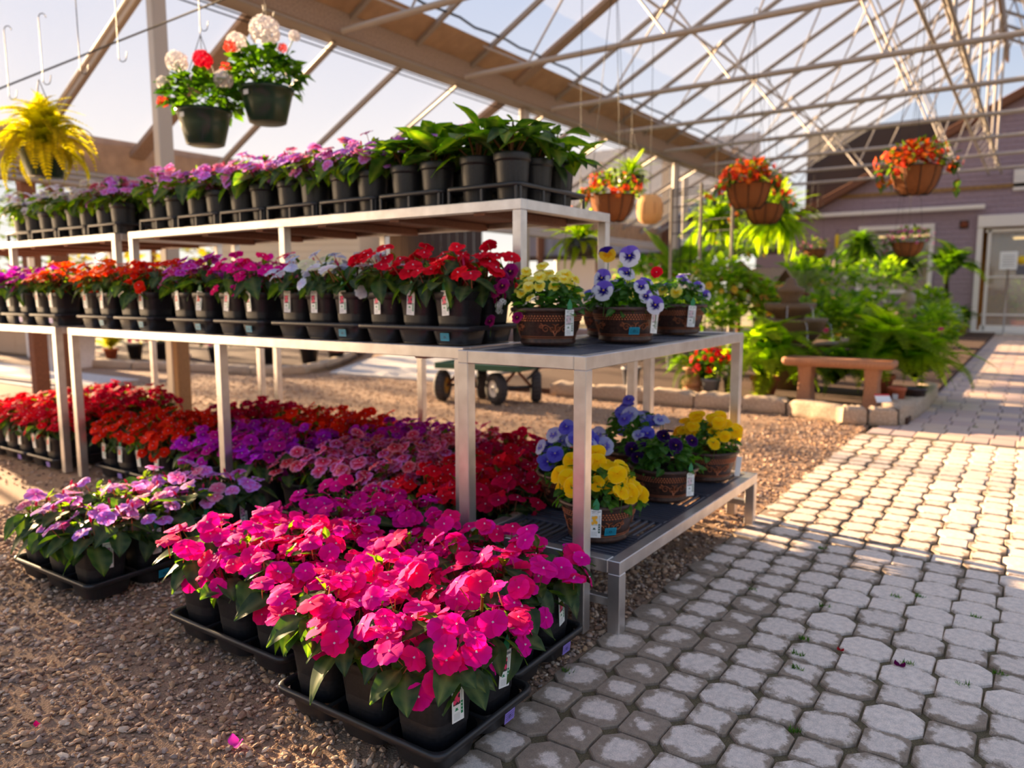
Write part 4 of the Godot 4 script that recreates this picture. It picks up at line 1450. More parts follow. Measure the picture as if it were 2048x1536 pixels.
func greenhouse() -> void:
	var ce := structure("ceiling")
	var z_end := -18.6
	# film between the rafters
	var zs := []
	for k in 24: zs.append(1.1 - 0.87 * k)
	for k in 23:
		var z0: float = zs[k]
		var z1: float = maxf(zs[k + 1], z_end)
		film(ce, GX, -7.25, z0, z1, M.film_milky, GY, 2.24)
		film(ce, GX + 0.22, -4.35, z0, z1, M.film_shaded)
		film(ce, -4.35, RX, z0, z1, M.film_milky)
		film(ce, RX, 3.7, z0, z1, M.film_milky)
		var wide := absf(z0 - -8.0) < 0.44 or absf(z0 - -4.12) < 0.3
		var w := 0.15 if wide else 0.045
		for seg in [[Vector3(GX, GY + 0.04, z0), Vector3(RX, roof_y(RX), z0)], [Vector3(3.7, roof_y(3.7), z0), Vector3(RX, roof_y(RX), z0)], [Vector3(GX, GY - 0.02, z0), Vector3(-7.25, 2.2, z0)]]:
			var st := sb()
			bar(st, seg[0], seg[1], w, 0.05, 0.004)
			obj("rafter", st, M.weathered if wide else M.beam_metal, ce)
	# the main beam, the tan board above it, cables below
	var st := sb()
	bar(st, Vector3(GX, GY - 0.03, 2.0), Vector3(GX, GY - 0.03, z_end), 0.20, 0.16, 0.008)
	obj("main_beam", st, M.beam_metal, ce)
	st = sb()
	bar(st, Vector3(GX + 0.06, GY + 0.02, 2.0), Vector3(GX + 0.06, GY + 0.02, z_end), 0.10, 0.20, 0.004)
	obj("fascia", st, M.weathered, ce)
	st = sb()
	flat(st)
	var bx := GX + 0.36
	box(st, Vector3((GX + bx) / 2 + 0.03, roof_y((GX + bx) / 2 + 0.03) + 0.01, (2.0 + z_end) / 2), Vector3(0.36, 0.016, 2.0 - z_end), 0.002, Basis(Vector3.BACK, atan(SLOPE)))
	obj("tan_board", st, M.tan_board, ce)
	var rope := []
	for k in 80:
		var z := 2.0 - k * 0.26
		rope.append(Vector3(bx + 0.12 + 0.012 * sin(k * 1.7), roof_y(bx + 0.12) - 0.01 + 0.012 * sin(k * 2.3), z))
	st = sb()
	tube(st, rope, 0.013, 5)
	obj("rope", st, M.black_wire, ce)
	for dy in [0.13, 0.17]: pipe(ce, "cable", Vector3(GX - 0.08, GY - dy, 2), Vector3(GX - 0.08, GY - dy, z_end), 0.006, M.black_wire)
	pipe(ce, "ridge_pipe", Vector3(RX, roof_y(RX) - 0.05, 2), Vector3(RX, roof_y(RX) - 0.05, z_end), 0.03)
	st = sb()
	bar(st, Vector3(RX, roof_y(RX) - 0.22, 2), Vector3(RX, roof_y(RX) - 0.22, z_end), 0.05, 0.2, 0.004)
	obj("ridge_board", st, M.weathered, ce)
	for x in [-3.75, -2.3]: pipe(ce, "purlin", Vector3(x, roof_y(x) - 0.03, 2), Vector3(x, roof_y(x) - 0.03, z_end), 0.016)
	for x in [0.7, 2.2]: pipe(ce, "purlin", Vector3(x, roof_y(x) - 0.03, 2), Vector3(x, roof_y(x) - 0.03, z_end), 0.016)
	# trusses: bottom chord and webs
	for k in 12:
		var z := 0.36 - 1.745 * k
		if z < z_end: continue
		pipe(ce, "truss_chord", Vector3(GX - 0.05, GY - 0.05, z), Vector3(3.7, GY - 0.05, z), 0.030)
		var up := false
		var x := GX + 0.9
		var last := Vector3(GX + 0.35, roof_y(GX + 0.35) - 0.03, z)
		while x < 3.0:
			var q := Vector3(x, roof_y(x) - 0.03, z) if up else Vector3(x, GY - 0.05, z)
			pipe(ce, "truss_web", last, q, 0.011)
			last = q
			x += 0.75
			up = not up
		pipe(ce, "king_post", Vector3(RX, GY - 0.05, z), Vector3(RX, roof_y(RX), z), 0.02)
		# knee brace on the lean-to side
		if k > 1: pipe(ce, "lean_to_tie", Vector3(GX, GY - 0.12, z), Vector3(-7.2, 2.15, z - 0.02), 0.018)
	# lattice girder along the middle of the house
	var g := [Vector3(-0.98, GY + 0.05, 0), Vector3(-0.76, GY + 0.05, 0), Vector3(-0.87, GY + 0.28, 0)]
	for q in g: pipe(ce, "girder_pipe", q + Vector3(0, 0, 2), q + Vector3(0, 0, z_end), 0.022)
	for k in 40:
		var z := 1.5 - 0.5 * k
		if z < z_end: continue
		for i in 2: pipe(ce, "girder_lace", g[i] + Vector3(0, 0, z), g[2] + Vector3(0, 0, z - 0.25), 0.009)
	# eave of the lean-to
	st = sb()
	box(st, Vector3(-7.27, 2.16, -8.0), Vector3(0.05, 0.34, 21.0), 0.004)
	obj("eave_board", st, M.tan_board, ce)
	for k in 3: pipe(ce, "rolled_curtain", Vector3(-7.22 + 0.02 * k, 1.965 - 0.05 * k, 2.0), Vector3(-7.22 + 0.02 * k, 1.965 - 0.05 * k, z_end), 0.032, M.steel)
	# unseen side sheet, added to keep the sun off the front gravel
	var wl := structure("wall_added_shade")
	st = sb()
	smooth(st)
	for k in 40:
		var z0 := 3.0 - 0.1175 * k
		var xa := -7.27 + 0.015 * sin(k * 1.3)
		var xb := -7.27 + 0.015 * sin((k + 1) * 1.3)
		quad(st, Vector3(xa, 0.02, z0), Vector3(xa, 2.0, z0), Vector3(xb, 2.0, z0 - 0.1175), Vector3(xb, 0.02, z0 - 0.1175))
	obj("shade_sheet", st, M.film_shade_sheet, wl)
	# posts
	var n := 0
	var where := ["beside the hanging geraniums, behind the benches", "behind the green potted plants of the top bench", "beside the metal trellis near the grey barn wall"]
	for z in [-3.22, -7.95, -12.7]:
		var t := thing("roof_post", Vector3(GX - 0.02, 0, z), 0.0, "tall square grey metal roof post %s" % where[n], "post", "")
		st = sb()
		box(st, Vector3(0, (GY - 0.1) / 2, 0), Vector3(0.085, GY - 0.1, 0.11), 0.008)
		obj("shaft", st, M.steel, t)
		st = sb()
		box(st, Vector3(-0.055, (GY - 0.1) / 2, 0), Vector3(0.02, GY - 0.1, 0.06), 0.004)
		obj("channel", st, M.beam_metal, t)
		if n == 0:
			st = sb()
			box(st, Vector3(0.075, 0.55, 0.0), Vector3(0.06, 1.1, 0.10), 0.004)
			obj("timber_sleeve", st, M.wood_post, t)
		n += 1
	var ew := ["farther from the tall metal roof post", "nearer the tall metal roof post"]
	n = 0
	for px in [55, 112]:
		var q := on_x(px, 360, -7.2)
		var t := thing("eave_post", Vector3(-7.24, 0, q.z), 0.0, "brown timber eave post under the tan board, %s" % ew[n], "post", "")
		st = sb()
		box(st, Vector3(0, 1.0, 0), Vector3(0.10, 2.0, 0.12), 0.006)
		obj("shaft", st, M.brown_wood, t)
		st = sb()
		box(st, Vector3(0, 1.93, 0), Vector3(0.14, 0.06, 0.16), 0.006)
		obj("cap", st, M.brown_wood, t)
		n += 1
	# empty wire hooks hanging from the pipe at the gravel end
	pipe(ce, "hanging_rail", Vector3(-7.0, 2.92, -1.9), Vector3(-2.5, 2.92, -1.95), 0.02)
	pipe(ce, "slack_cable", Vector3(-6.2, 2.2, -2.3), Vector3(-3.9, 2.62, -2.9), 0.006, M.black_wire)
	n = 0
	for q in [[15, 60, 195, 4.1], [84, 35, 165, 4.0], [158, -10, 143, 3.9], [236, -30, 118, 3.9], [403, -40, 58, 4.0], [537, -20, 40, 4.2]]:
		var a := far(q[0], q[1], q[3])
		var b := far(q[0], q[2], q[3])
		var l := a.y - b.y
		var t := thing("wire_hook", Vector3(a.x, b.y, a.z), 0.6, ["empty wire hook farthest from the tall post", "wire hook holding the yellow fern", "empty wire hook second from the tall post", "empty wire hook next to the tall post", "wire hook above the lower geranium pot", "wire hook above the higher geranium pot"][n], "hook", "")
		st = sb()
		var pts := [Vector3(-0.02, l, 0), Vector3(-0.02, 0.03, 0)]
		pts.append_array(arc(Vector3(0.0, 0.025, 0), Vector3(-0.02, 0, 0), Vector3(0, -0.025, 0), 0, PI, 8))
		pts.append(Vector3(0.024, 0.05, 0))
		tube(st, pts, 0.0024, 5)
		obj("shank", st, M.black_wire, t)
		st = sb()
		tube(st, arc(Vector3(0.0, l, 0), Vector3(-0.02, 0, 0), Vector3(0, 0.022, 0), 0, PI, 6), 0.0024, 5)
		obj("loop", st, M.black_wire, t)
		n += 1

# ---------------------------------------------------------------- the shop at the end of the path
func shop() -> void:
	var Z := -18.7
	var wall := structure("wall_back")
	var st := sb()
	flat(st)
	var top := func(x: float) -> float: return 2.75 + 0.515 * (x + 4.55) if x < 1.0 else 2.75 + 0.515 * (6.55 - x)
	for k in 46:
		var y := 0.105 * k
		var spans := [[-5.7 if y < 2.55 else -4.5, 6.5]]
		var open := [[-1.09, 1.6, 0.0, 2.44], [-3.36, -1.95, 0.85, 2.30]]
		for o in open:
			if y + 0.05 > o[2] and y + 0.05 < o[3]:
				var cut := []
				for s in spans:
					if s[0] < o[0]: cut.append([s[0], minf(s[1], o[0])])
					if s[1] > o[1]: cut.append([maxf(s[0], o[1]), s[1]])
				spans = cut
		for s in spans:
			var x0: float = s[0]
			var x1: float = s[1]
			if y > 2.7:
				var inset: float = (y - 2.75) / 0.515
				x0 = maxf(x0, -4.5 + inset)
				x1 = minf(x1, 6.5 - inset)
			if x1 <= x0 + 0.05: continue
			quad(st, Vector3(x0, y, Z + 0.014), Vector3(x0, y + 0.105, Z + 0.002), Vector3(x1, y + 0.105, Z + 0.002), Vector3(x1, y, Z + 0.014))
			quad(st, Vector3(x0, y, Z), Vector3(x0, y, Z + 0.014), Vector3(x1, y, Z + 0.014), Vector3(x1, y, Z))
	tag(obj("clapboard", st, M.siding, wall), "", "", "", "stuff")
	st = sb()
	box(st, Vector3(-4.53, 1.3, Z - 0.06), Vector3(2.34, 2.6, 0.1))
	box(st, Vector3(-2.65, 0.42, Z - 0.06), Vector3(1.4, 0.84, 0.1))
	box(st, Vector3(-1.52, 1.5, Z - 0.06), Vector3(0.84, 3.0, 0.1))
	box(st, Vector3(4.1, 1.5, Z - 0.06), Vector3(5.0, 3.0, 0.1))
	box(st, Vector3(0.9, 3.5, Z - 0.06), Vector3(11.0, 2.1, 0.1))
	obj("wall_core", st, M.dark_wood, wall)
	for sgn in [-1.0, 1.0]:
		st = sb()
		var a := Vector3(1.0 + sgn * 5.75, 2.62, Z + 0.10)
		var b := Vector3(1.0, 2.62 + 5.75 * 0.515, Z + 0.10)
		bar(st, a, b, 0.30, 0.16, 0.01)
		obj("rake_trim", st, M.brown_wood, wall)
	st = sb()
	box(st, Vector3(-3.3, 2.62, Z + 0.13), Vector3(4.6, 0.09, 0.12), 0.01)
	obj("gutter_rail", st, M.white_paint, wall)
	st = sb()
	box(st, Vector3(0.4, 3.12, Z + 0.03), Vector3(1.9, 0.42, 0.04), 0.006)
	obj("white_sign_board", st, M.white_paint, wall)
	# window
	var wi := structure("window_1", Vector3(-2.65, 1.58, Z))
	for q in [[Vector3(0, 0.70, 0.03), Vector3(1.5, 0.10, 0.08)], [Vector3(0, -0.70, 0.03), Vector3(1.5, 0.08, 0.10)], [Vector3(-0.71, 0, 0.03), Vector3(0.09, 1.34, 0.08)], [Vector3(0.71, 0, 0.03), Vector3(0.09, 1.34, 0.08)]]:
		st = sb()
		box(st, q[0], q[1], 0.006)
		obj("frame", st, M.white_paint, wi)
	st = sb()
	box(st, Vector3(0, 0, 0.0), Vector3(1.34, 1.32, 0.006), 0.001)
	obj("pane", st, M.glass, wi)
	# door
	var dr := structure("door_1", Vector3(-1.06, 0, Z))
	for q in [[Vector3(0.0, 1.2, 0.05), Vector3(0.10, 2.4, 0.14)], [Vector3(1.3, 2.32, 0.06), Vector3(2.7, 0.24, 0.18)], [Vector3(2.6, 1.2, 0.05), Vector3(0.10, 2.4, 0.14)], [Vector3(0.17, 1.13, 0.01), Vector3(0.06, 2.1, 0.06)], [Vector3(1.3, 0.13, 0.01), Vector3(2.4, 0.10, 0.06)], [Vector3(1.3, 0.40, 0.01), Vector3(2.4, 0.035, 0.05)], [Vector3(1.3, 1.18, 0.01), Vector3(2.4, 0.035, 0.05)], [Vector3(1.3, 0.04, 0.06), Vector3(2.6, 0.08, 0.16)], [Vector3(1.3, 2.13, 0.01), Vector3(2.4, 0.07, 0.06)], [Vector3(1.22, 1.13, 0.01), Vector3(0.06, 2.1, 0.06)]]:
		st = sb()
		box(st, q[0], q[1], 0.006)
		obj("frame", st, M.white_paint, dr)
	for x in [0.69, 1.85]:
		st = sb()
		box(st, Vector3(x, 1.13, 0.0), Vector3(0.98, 2.0, 0.008), 0.001)
		obj("pane", st, M.glass, dr)
	st = sb()
	lathe(st, [Vector2(0, 0.0), Vector2(0.085, 0.0), Vector2(0.085, 0.006), Vector2(0, 0.007)], 24)
	var d0 := put("yellow_sticker", st, M.yellow_disc, dr, Transform3D(Basis(Vector3.RIGHT, PI / 2), Vector3(0.76, 1.52, 0.012)))
	d0.set_meta("label", "round yellow sticker on the glass")
	st = sb()
	box(st, Vector3(0.76, 1.31, 0.012), Vector3(0.17, 0.19, 0.006), 0.03)
	obj("notice", st, M.grey_plastic, dr)
	st = sb()
	box(st, Vector3(0.95, 2.36, 0.17), Vector3(0.16, 0.08, 0.05), 0.01)
	obj("motion_sensor", st, M.black_plastic, dr)
	# inside of the shop
	var inn := structure("wall_inside")
	for q in [[Vector3(0, 1.5, Z - 3.6), Vector3(8.4, 3.0, 0.1)], [Vector3(0, -0.02, Z - 1.8), Vector3(8.4, 0.04, 3.5)], [Vector3(0, 3.02, Z - 1.8), Vector3(8.4, 0.08, 3.7)], [Vector3(-4.2, 1.5, Z - 1.8), Vector3(0.1, 3.0, 3.6)], [Vector3(4.2, 1.5, Z - 1.8), Vector3(0.1, 3.0, 3.6)]]:
		st = sb()
		box(st, q[0], q[1])
		obj("panel", st, M.interior, inn)
	var lamps := [["warm fluorescent tube lamp inside the shop behind the glass door", Vector3(0.2, 2.0, Z - 0.9)], ["warm fluorescent tube lamp inside the shop behind the window", Vector3(-2.4, 2.12, Z - 0.7)]]
	for q in lamps:
		var lp := thing("tube_lamp", q[1], 0.0, q[0], "lamp", "")
		st = sb()
		box(st, Vector3(0, 0.06, 0), Vector3(1.5, 0.05, 0.12), 0.006)
		obj("housing", st, M.white_paint, lp)
		st = sb()
		tube(st, [Vector3(-0.7, 0.01, 0), Vector3(0.7, 0.01, 0)], 0.022, 8)
		obj("tube", st, M.glow_tube, lp)
		var l := AreaLight3D.new()
		l.name = "tube_glow"
		l.area_size = Vector2(1.4, 0.05)
		l.rotation.x = -PI / 2
		l.position = Vector3(0, -0.03, 0)
		l.light_color = rgb8(255, 214, 150)
		l.light_energy = 1.6
		l.area_range = 12.0
		l.shadow_enabled = true
		lp.add_child(l)
	# things on the wall and by the door
	var bell := thing("wall_alarm", Vector3(-1.36, 2.28, Z + 0.02), 0.0, "small round dark alarm bell on the grey siding beside the door", "alarm", "")
	st = sb()
	lathe(st, [Vector2(0, 0.055), Vector2(0.05, 0.05), Vector2(0.075, 0.02), Vector2(0.075, 0.0), Vector2(0, 0)], 18)
	put("dome", st, M.rust, bell, Transform3D(Basis(Vector3.RIGHT, PI / 2), Vector3.ZERO))
	st = sb()
	box(st, Vector3(0, 0.0, 0.0), Vector3(0.17, 0.17, 0.02), 0.005)
	obj("mount", st, M.black_plastic, bell)
	var sg := thing("sign_stand", Vector3(-0.52, 0.0, Z + 0.35), 0.0, "white paper notice on a slim metal stand in front of the glass door", "sign", "")
	st = sb()
	box(st, Vector3(0, 1.50, 0), Vector3(0.30, 0.36, 0.012), 0.002)
	obj("board", st, M.white_label, sg)
	st = sb()
	tube(st, [Vector3(0, 0.02, 0), Vector3(0, 1.34, 0)], 0.016, 8)
	obj("pole", st, M.steel, sg)
	st = sb()
	lathe(st, [Vector2(0, 0.03), Vector2(0.14, 0.02), Vector2(0.15, 0.0), Vector2(0, 0)], 20)
	obj("base", st, M.steel, sg)
	for k in 5:
		st = sb()
		box(st, Vector3(0, 1.60 - 0.05 * k, 0.008), Vector3(0.22 - 0.03 * (k % 2), 0.012, 0.002), 0.0005)
		obj("lettering", st, M.grey_plastic, sg)
	var chime := thing("hanging_ornament", Vector3(-3.02 - 0.82, 2.02, Z + 0.1), 0.0, "narrow orange ornament hanging on the sunlit siding near the wall corner", "ornament", "")
	st = sb()
	lathe(st, [Vector2(0, -0.16), Vector2(0.035, -0.15), Vector2(0.045, 0.1), Vector2(0.03, 0.15), Vector2(0, 0.17)], 10)
	obj("body", st, M.yellow_disc, chime)
	st = sb()
	tube(st, [Vector3(0, 0.16, 0), Vector3(0, 0.28, -0.06)], 0.006, 4)
	obj("cord", st, M.black_wire, chime)
	# plants inside, seen through the door
	for q in [[-0.28, "dark conical plant inside the shop behind the notice stand"], [0.16, "bright conical plant inside the shop behind the yellow sticker"]]:
		var tp := thing("potted_conifer", Vector3(q[0], 0, Z - 1.1), 0.0, q[1], "potted plant", "")
		put("foliage", foliage_mesh(Vector3(0.22, 0.5, 0.22), 240, 0.12, 0.02, lin(70, 110, 30), lin(170, 190, 60), 61, -1.0), M.leaf, tp, Transform3D(Basis(), Vector3(0, 0.75, 0))).set_meta("kind", "stuff")
		st = sb()
		lathe(st, [Vector2(0, 0), Vector2(0.12, 0), Vector2(0.17, 0.26), Vector2(0.15, 0.26), Vector2(0, 0.22)], 20)
		obj("pot", st, M.terracotta, tp)

# ---------------------------------------------------------------- the planted bed behind the stone edging
func edging(a: Vector3, b: Vector3, h: float, label: String, group: String, seed_: int, deep := 0.15, inward := Vector3.ZERO) -> void:
	rng.seed = seed_
	var mid := (a + b) / 2.0
	var d := (b - a).normalized()
	var t := MeshInstance3D.new()
	var st := sb()
	smooth(st)
	var L := a.distance_to(b) - 0.012
	var inn := Vector3(d.z, 0, -d.x) if inward == Vector3.ZERO else inward
	var rings := []
	for i in 9:      # rounded-block cross sections along the stone, a little uneven
		var u := i / 8.0
		var e := 1.0 if i > 0 and i < 8 else 0.82
		var ring := PackedVector3Array()
		for q in [[0.0, 0.0], [0.0, 0.35], [0.015, 0.8], [0.05, 0.98], [0.5, 1.02], [0.92, 0.98], [1.0, 0.8], [1.0, 0.0]]:
			var w: float = 0.5 + (q[0] - 0.5) * e + rng.randf_range(-0.05, 0.05)
			ring.append(Vector3((u - 0.5) * L * (1.0 + rng.randf_range(-0.008, 0.008)), q[1] * h * e * rng.randf_range(0.93, 1.05), w * deep))
		rings.append(ring)
	loft(st, rings)
	fan(st, rings[0], true)
	fan(st, rings[-1])
	t.mesh = mesh_of(st)
	t.material_override = M.stone
	t.name = numbered("edging_stone")
	add_child(t)
	t.transform = Transform3D(Basis(d, Vector3.UP, inn), mid - Vector3(0, 0.008, 0))
	tag(t, label, "edging stone", group)

func pot(called: String, at: Vector3, r: float, h: float, m: Material, label: String, category := "pot") -> Node3D:
	var t := thing(called, at, 0.0, label, category, "")
	var st := sb()
	lathe(st, [Vector2(0, 0.001), Vector2(r * 0.72, 0), Vector2(r * 0.95, h * 0.84), Vector2(r * 1.04, h * 0.85), Vector2(r * 1.04, h), Vector2(r * 0.92, h), Vector2(r * 0.88, h * 0.9), Vector2(0, h * 0.88)], 24)
	obj("pot", st, m, t)
	return t

func tiers(t: Node3D, m: Material, list: Array, seg := 28) -> void:      # [name, profile as radius/height pairs]
	for q in list:
		var st := sb()
		lathe(st, q[1], seg)
		obj(q[0], st, m, t)

func bed() -> void:
	# edging: along the gravel, round the corner, then back along the oblong pavers
	var front := [[1098, 790], [1178, 797], [1290, 806], [1386, 815], [1478, 821], [1570, 830], [1684, 848], [1736, 850], [1797, 853]]
	var words := ["behind the wagon wheels", "behind the middle of the pansy table", "below the red-flowered pot", "under the big fern's pot", "between the fern and the stone bench", "in front of the stone bench's first leg", "smallest of the edging at the bend", "blocky, next to the corner stone"]
	for i in 8:
		var a := ground(front[i][0], front[i][1])
		var b := ground(front[i + 1][0], front[i + 1][1])
		edging(a, b, 0.125, "tan stone edging block of the planted bed, %s" % words[i], "edging of the planted bed", 500 + i)
	var back := [[-0.69, -5.60], [-0.64, -5.95], [-0.63, -6.4], [-0.63, -6.9], [-0.64, -7.4]]
	var bw := ["at the corner by the two pavings", "second from the corner beside the oblong pavers", "third from the corner beside the oblong pavers", "last one before the fern beside the oblong pavers"]
	for i in 4: edging(Vector3(back[i][0], 0, back[i][1]), Vector3(back[i + 1][0], 0, back[i + 1][1]), 0.15 if i == 0 else 0.125, "tan stone edging block %s" % bw[i], "edging of the planted bed", 520 + i, 0.15, Vector3(-1, 0, 0))
	var st := sb()
	# stone bench
	var be := thing("stone_bench", Vector3(-1.165, 0.03, -5.90), 0.0, "reddish cast stone garden bench with two pedestals, in front of the fountain", "bench", "")
	smooth(st)
	var rings := []
	for q in [[0.70, 0.19, 0.318], [0.755, 0.235, 0.33], [0.765, 0.245, 0.35], [0.76, 0.24, 0.372], [0.73, 0.21, 0.38]]: rings.append(rr_ring(q[0], q[1], 0.03, q[2]))
	loft(st, rings)
	fan(st, rings[0], true)
	fan(st, rings[-1])
	obj("seat", st, M.bench_stone, be)
	for x in [-0.22, 0.235]:
		st = sb()
		smooth(st)
		var r2 := []
		for q in [[0.13, 0.20, 0.0], [0.13, 0.20, 0.03], [0.105, 0.17, 0.05], [0.085, 0.15, 0.2], [0.10, 0.17, 0.31], [0.11, 0.18, 0.325]]: r2.append(rr_ring(q[0], q[1], 0.012, q[2]))
		loft(st, r2)
		fan(st, r2[0], true)
		put("pedestal", st, M.bench_stone, be, Transform3D(Basis(), Vector3(x, 0, 0)))
	# tiered brown fountain behind the bench
	var fo := thing("tiered_fountain", Vector3(-1.80, 0.03, -6.95), 0.0, "brown tiered fountain with running water behind the stone bench", "fountain", "")
	tiers(fo, M.fountain_brown, [["basin", [Vector2(0, 0), Vector2(0.22, 0), Vector2(0.2, 0.2), Vector2(0.24, 0.35), Vector2(0.34, 0.40), Vector2(0.345, 0.425), Vector2(0.32, 0.43), Vector2(0.2, 0.40), Vector2(0, 0.40)]],
		["middle_bowl", [Vector2(0, 0.40), Vector2(0.15, 0.40), Vector2(0.22, 0.5), Vector2(0.255, 0.6), Vector2(0.265, 0.63), Vector2(0.245, 0.63), Vector2(0.18, 0.59), Vector2(0, 0.59)]],
		["upper_bowl", [Vector2(0, 0.59), Vector2(0.09, 0.59), Vector2(0.11, 0.66), Vector2(0.165, 0.70), Vector2(0.185, 0.76), Vector2(0.165, 0.765), Vector2(0.11, 0.74), Vector2(0, 0.74)]],
		["finial", [Vector2(0, 0.74), Vector2(0.075, 0.745), Vector2(0.06, 0.80), Vector2(0.095, 0.86), Vector2(0.10, 0.89), Vector2(0.05, 0.92), Vector2(0.03, 0.98), Vector2(0, 0.99)]]])
	for q in [[0.0, 0.0], [0.9, 0.0], [1.9, 0.0], [0.5, 1.0], [1.4, 1.0]]:
		var a: float = q[0]
		var d := Vector3(cos(a), 0, sin(a))
		st = sb()
		var r0 := 0.255 if q[1] == 0.0 else 0.175
		var y0 := 0.61 if q[1] == 0.0 else 0.75
		tube(st, [d * r0 + Vector3(0, y0, 0), d * (r0 + 0.03) + Vector3(0, y0 - 0.03, 0), d * (r0 + 0.055) + Vector3(0, y0 - 0.19, 0)], 0.005, 5)
		obj("water_jet", st, M.water, fo)
	# grey fountain with a ball, and a pedestal fountain, deeper in the bed
	fo.scale = Vector3(1.22, 1.0, 1.22)
	var g1 := far(1813, 652, 11.6)
	var f2 := thing("ball_fountain", Vector3(g1.x, 0.03, g1.z), 0.0, "grey stone fountain topped by a round ball, near the shop window", "fountain", "")
	tiers(f2, M.fountain_grey, [["pedestal", [Vector2(0, 0), Vector2(0.2, 0), Vector2(0.2, 0.08), Vector2(0.09, 0.12), Vector2(0.11, 0.35), Vector2(0.08, 0.42), Vector2(0, 0.43)]], ["bowl", [Vector2(0, 0.42), Vector2(0.1, 0.42), Vector2(0.2, 0.5), Vector2(0.265, 0.60), Vector2(0.27, 0.63), Vector2(0.24, 0.63), Vector2(0, 0.58)]], ["ball", [Vector2(0, 0.58), Vector2(0.05, 0.60), Vector2(0.05, 0.65), Vector2(0.095, 0.69), Vector2(0.11, 0.75), Vector2(0.095, 0.82), Vector2(0.04, 0.86), Vector2(0, 0.86)]], ["finial", [Vector2(0, 0.86), Vector2(0.04, 0.87), Vector2(0.09, 0.90), Vector2(0.06, 0.93), Vector2(0.03, 0.95), Vector2(0.06, 0.99), Vector2(0.06, 1.03), Vector2(0.03, 1.06), Vector2(0, 1.065)]]], 22)
	var g2 := far(1672, 590, 12.6)
	var f3 := thing("pedestal_fountain", Vector3(g2.x, 0.03, g2.z), 0.0, "tall tan fountain with a wide saucer bowl and slim column, by the sunlit siding", "fountain", "")
	tiers(f3, M.fountain_grey, [["pedestal", [Vector2(0, 0), Vector2(0.25, 0), Vector2(0.24, 0.1), Vector2(0.1, 0.16), Vector2(0.09, 0.7), Vector2(0, 0.72)]], ["bowl", [Vector2(0, 0.68), Vector2(0.1, 0.7), Vector2(0.30, 0.80), Vector2(0.31, 0.83), Vector2(0.27, 0.83), Vector2(0, 0.79)]], ["column", [Vector2(0, 0.79), Vector2(0.1, 0.82), Vector2(0.06, 0.9), Vector2(0.12, 1.0), Vector2(0.06, 1.08), Vector2(0.05, 1.25), Vector2(0.09, 1.3), Vector2(0.03, 1.42), Vector2(0, 1.46)]]], 22)
	# vases and pots
	var vz := on_z(1885, 640, -16.6)
	var va := thing("garden_vase", Vector3(vz.x, 0.03, vz.z), 0.0, "big round grey-blue ribbed vase against the siding near the door", "vase", "")
	tiers(va, M.blue_glaze, [["body", [Vector2(0, 0), Vector2(0.2, 0), Vector2(0.31, 0.15), Vector2(0.35, 0.34), Vector2(0.31, 0.5), Vector2(0.24, 0.58), Vector2(0.27, 0.62), Vector2(0.25, 0.63), Vector2(0.2, 0.57), Vector2(0, 0.5)]]])
	for k in 5:
		st = sb()
		var yy := 0.12 + 0.09 * k
		var rr := [0.292, 0.335, 0.352, 0.338, 0.295]
		tube(st, arc(Vector3(0, yy, 0), Vector3(rr[k], 0, 0), Vector3(0, 0, rr[k]), 0, TAU, 28), 0.009, 4)
		obj("band", st, M.blue_glaze, va)
	var tp := pot("terracotta_pot", Vector3(-0.80, 0.04, -6.12), 0.062, 0.16, M.terracotta, "tall terracotta nursery pot with a white label beside the stone bench")
	st = sb()
	box(st, Vector3(0.0, 0.09, 0.058), Vector3(0.035, 0.05, 0.003), 0.001)
	obj("price_label", st, M.white_label, tp)
	pot("glazed_pot", Vector3(-0.71, 0.04, -6.35), 0.085, 0.14, M.dark_glaze, "shiny dark red glazed pot under the fern beside the oblong pavers")
	pot("glazed_pot", Vector3(-0.86, 0.04, -6.55), 0.065, 0.12, M.dark_glaze, "smaller dark glazed pot behind the terracotta nursery pot")
	var cd := thing("plant_sign", Vector3(-0.83, 0.16, -5.72), 0.5, "small white card with a red top lying by the corner edging stones", "sign", "")
	st = sb()
	box(st, Vector3(0, 0.0, 0), Vector3(0.10, 0.075, 0.004), 0.001, Basis(Vector3.RIGHT, -0.9))
	obj("card", st, M.white_label, cd)
	st = sb()
	box(st, Vector3(0, 0.021, -0.025), Vector3(0.10, 0.016, 0.005), 0.001, Basis(Vector3.RIGHT, -0.9))
	obj("red_band", st, M.petal if false else mat("red_print", rgb8(206, 40, 40), 0.5), cd)
	st = sb()
	tube(st, [Vector3(0, -0.02, 0), Vector3(0, -0.11, -0.01)], 0.004, 5)
	obj("stake", st, M.steel, cd)
	# ferns on the ground
	potted_fern("potted_fern", Vector3(-1.78, 0.04, -6.2), "big bright green fern in a terracotta pot beside the stone bench, behind the pansy table", 0.62, 90, "frond", 601, M.terracotta, -0.1, 1.4)
	potted_fern("potted_fern", Vector3(-1.30, 0.04, -6.45), "dark fern growing under and behind the stone bench seat", 0.46, 44, "frond_dark", 602, null, 0.1, 1.0)
	potted_fern("potted_fern", Vector3(-1.02, 0.04, -6.75), "tall yellow-green fern behind the path end of the stone bench", 0.66, 90, "frond", 603, M.terracotta, 0.0, 1.45)
	potted_fern("potted_fern", Vector3(-0.78, 0.04, -6.95), "arching fern leaning over the oblong pavers at the bed's edge", 0.60, 66, "frond", 604, null, 0.05, 1.25)
	potted_fern("potted_fern", Vector3(-2.30, 0.04, -6.1), "dark low fern behind the red-flowered pot", 0.44, 44, "frond_dark", 605, null, 0.0, 0.9)
	# red flowers in a grey nursery pot and its neighbours
	var ch := {"r": impatiens_mesh(lin(206, 10, 16), lin(224, 22, 26), lin(190, 6, 10), 0.03, 900)}
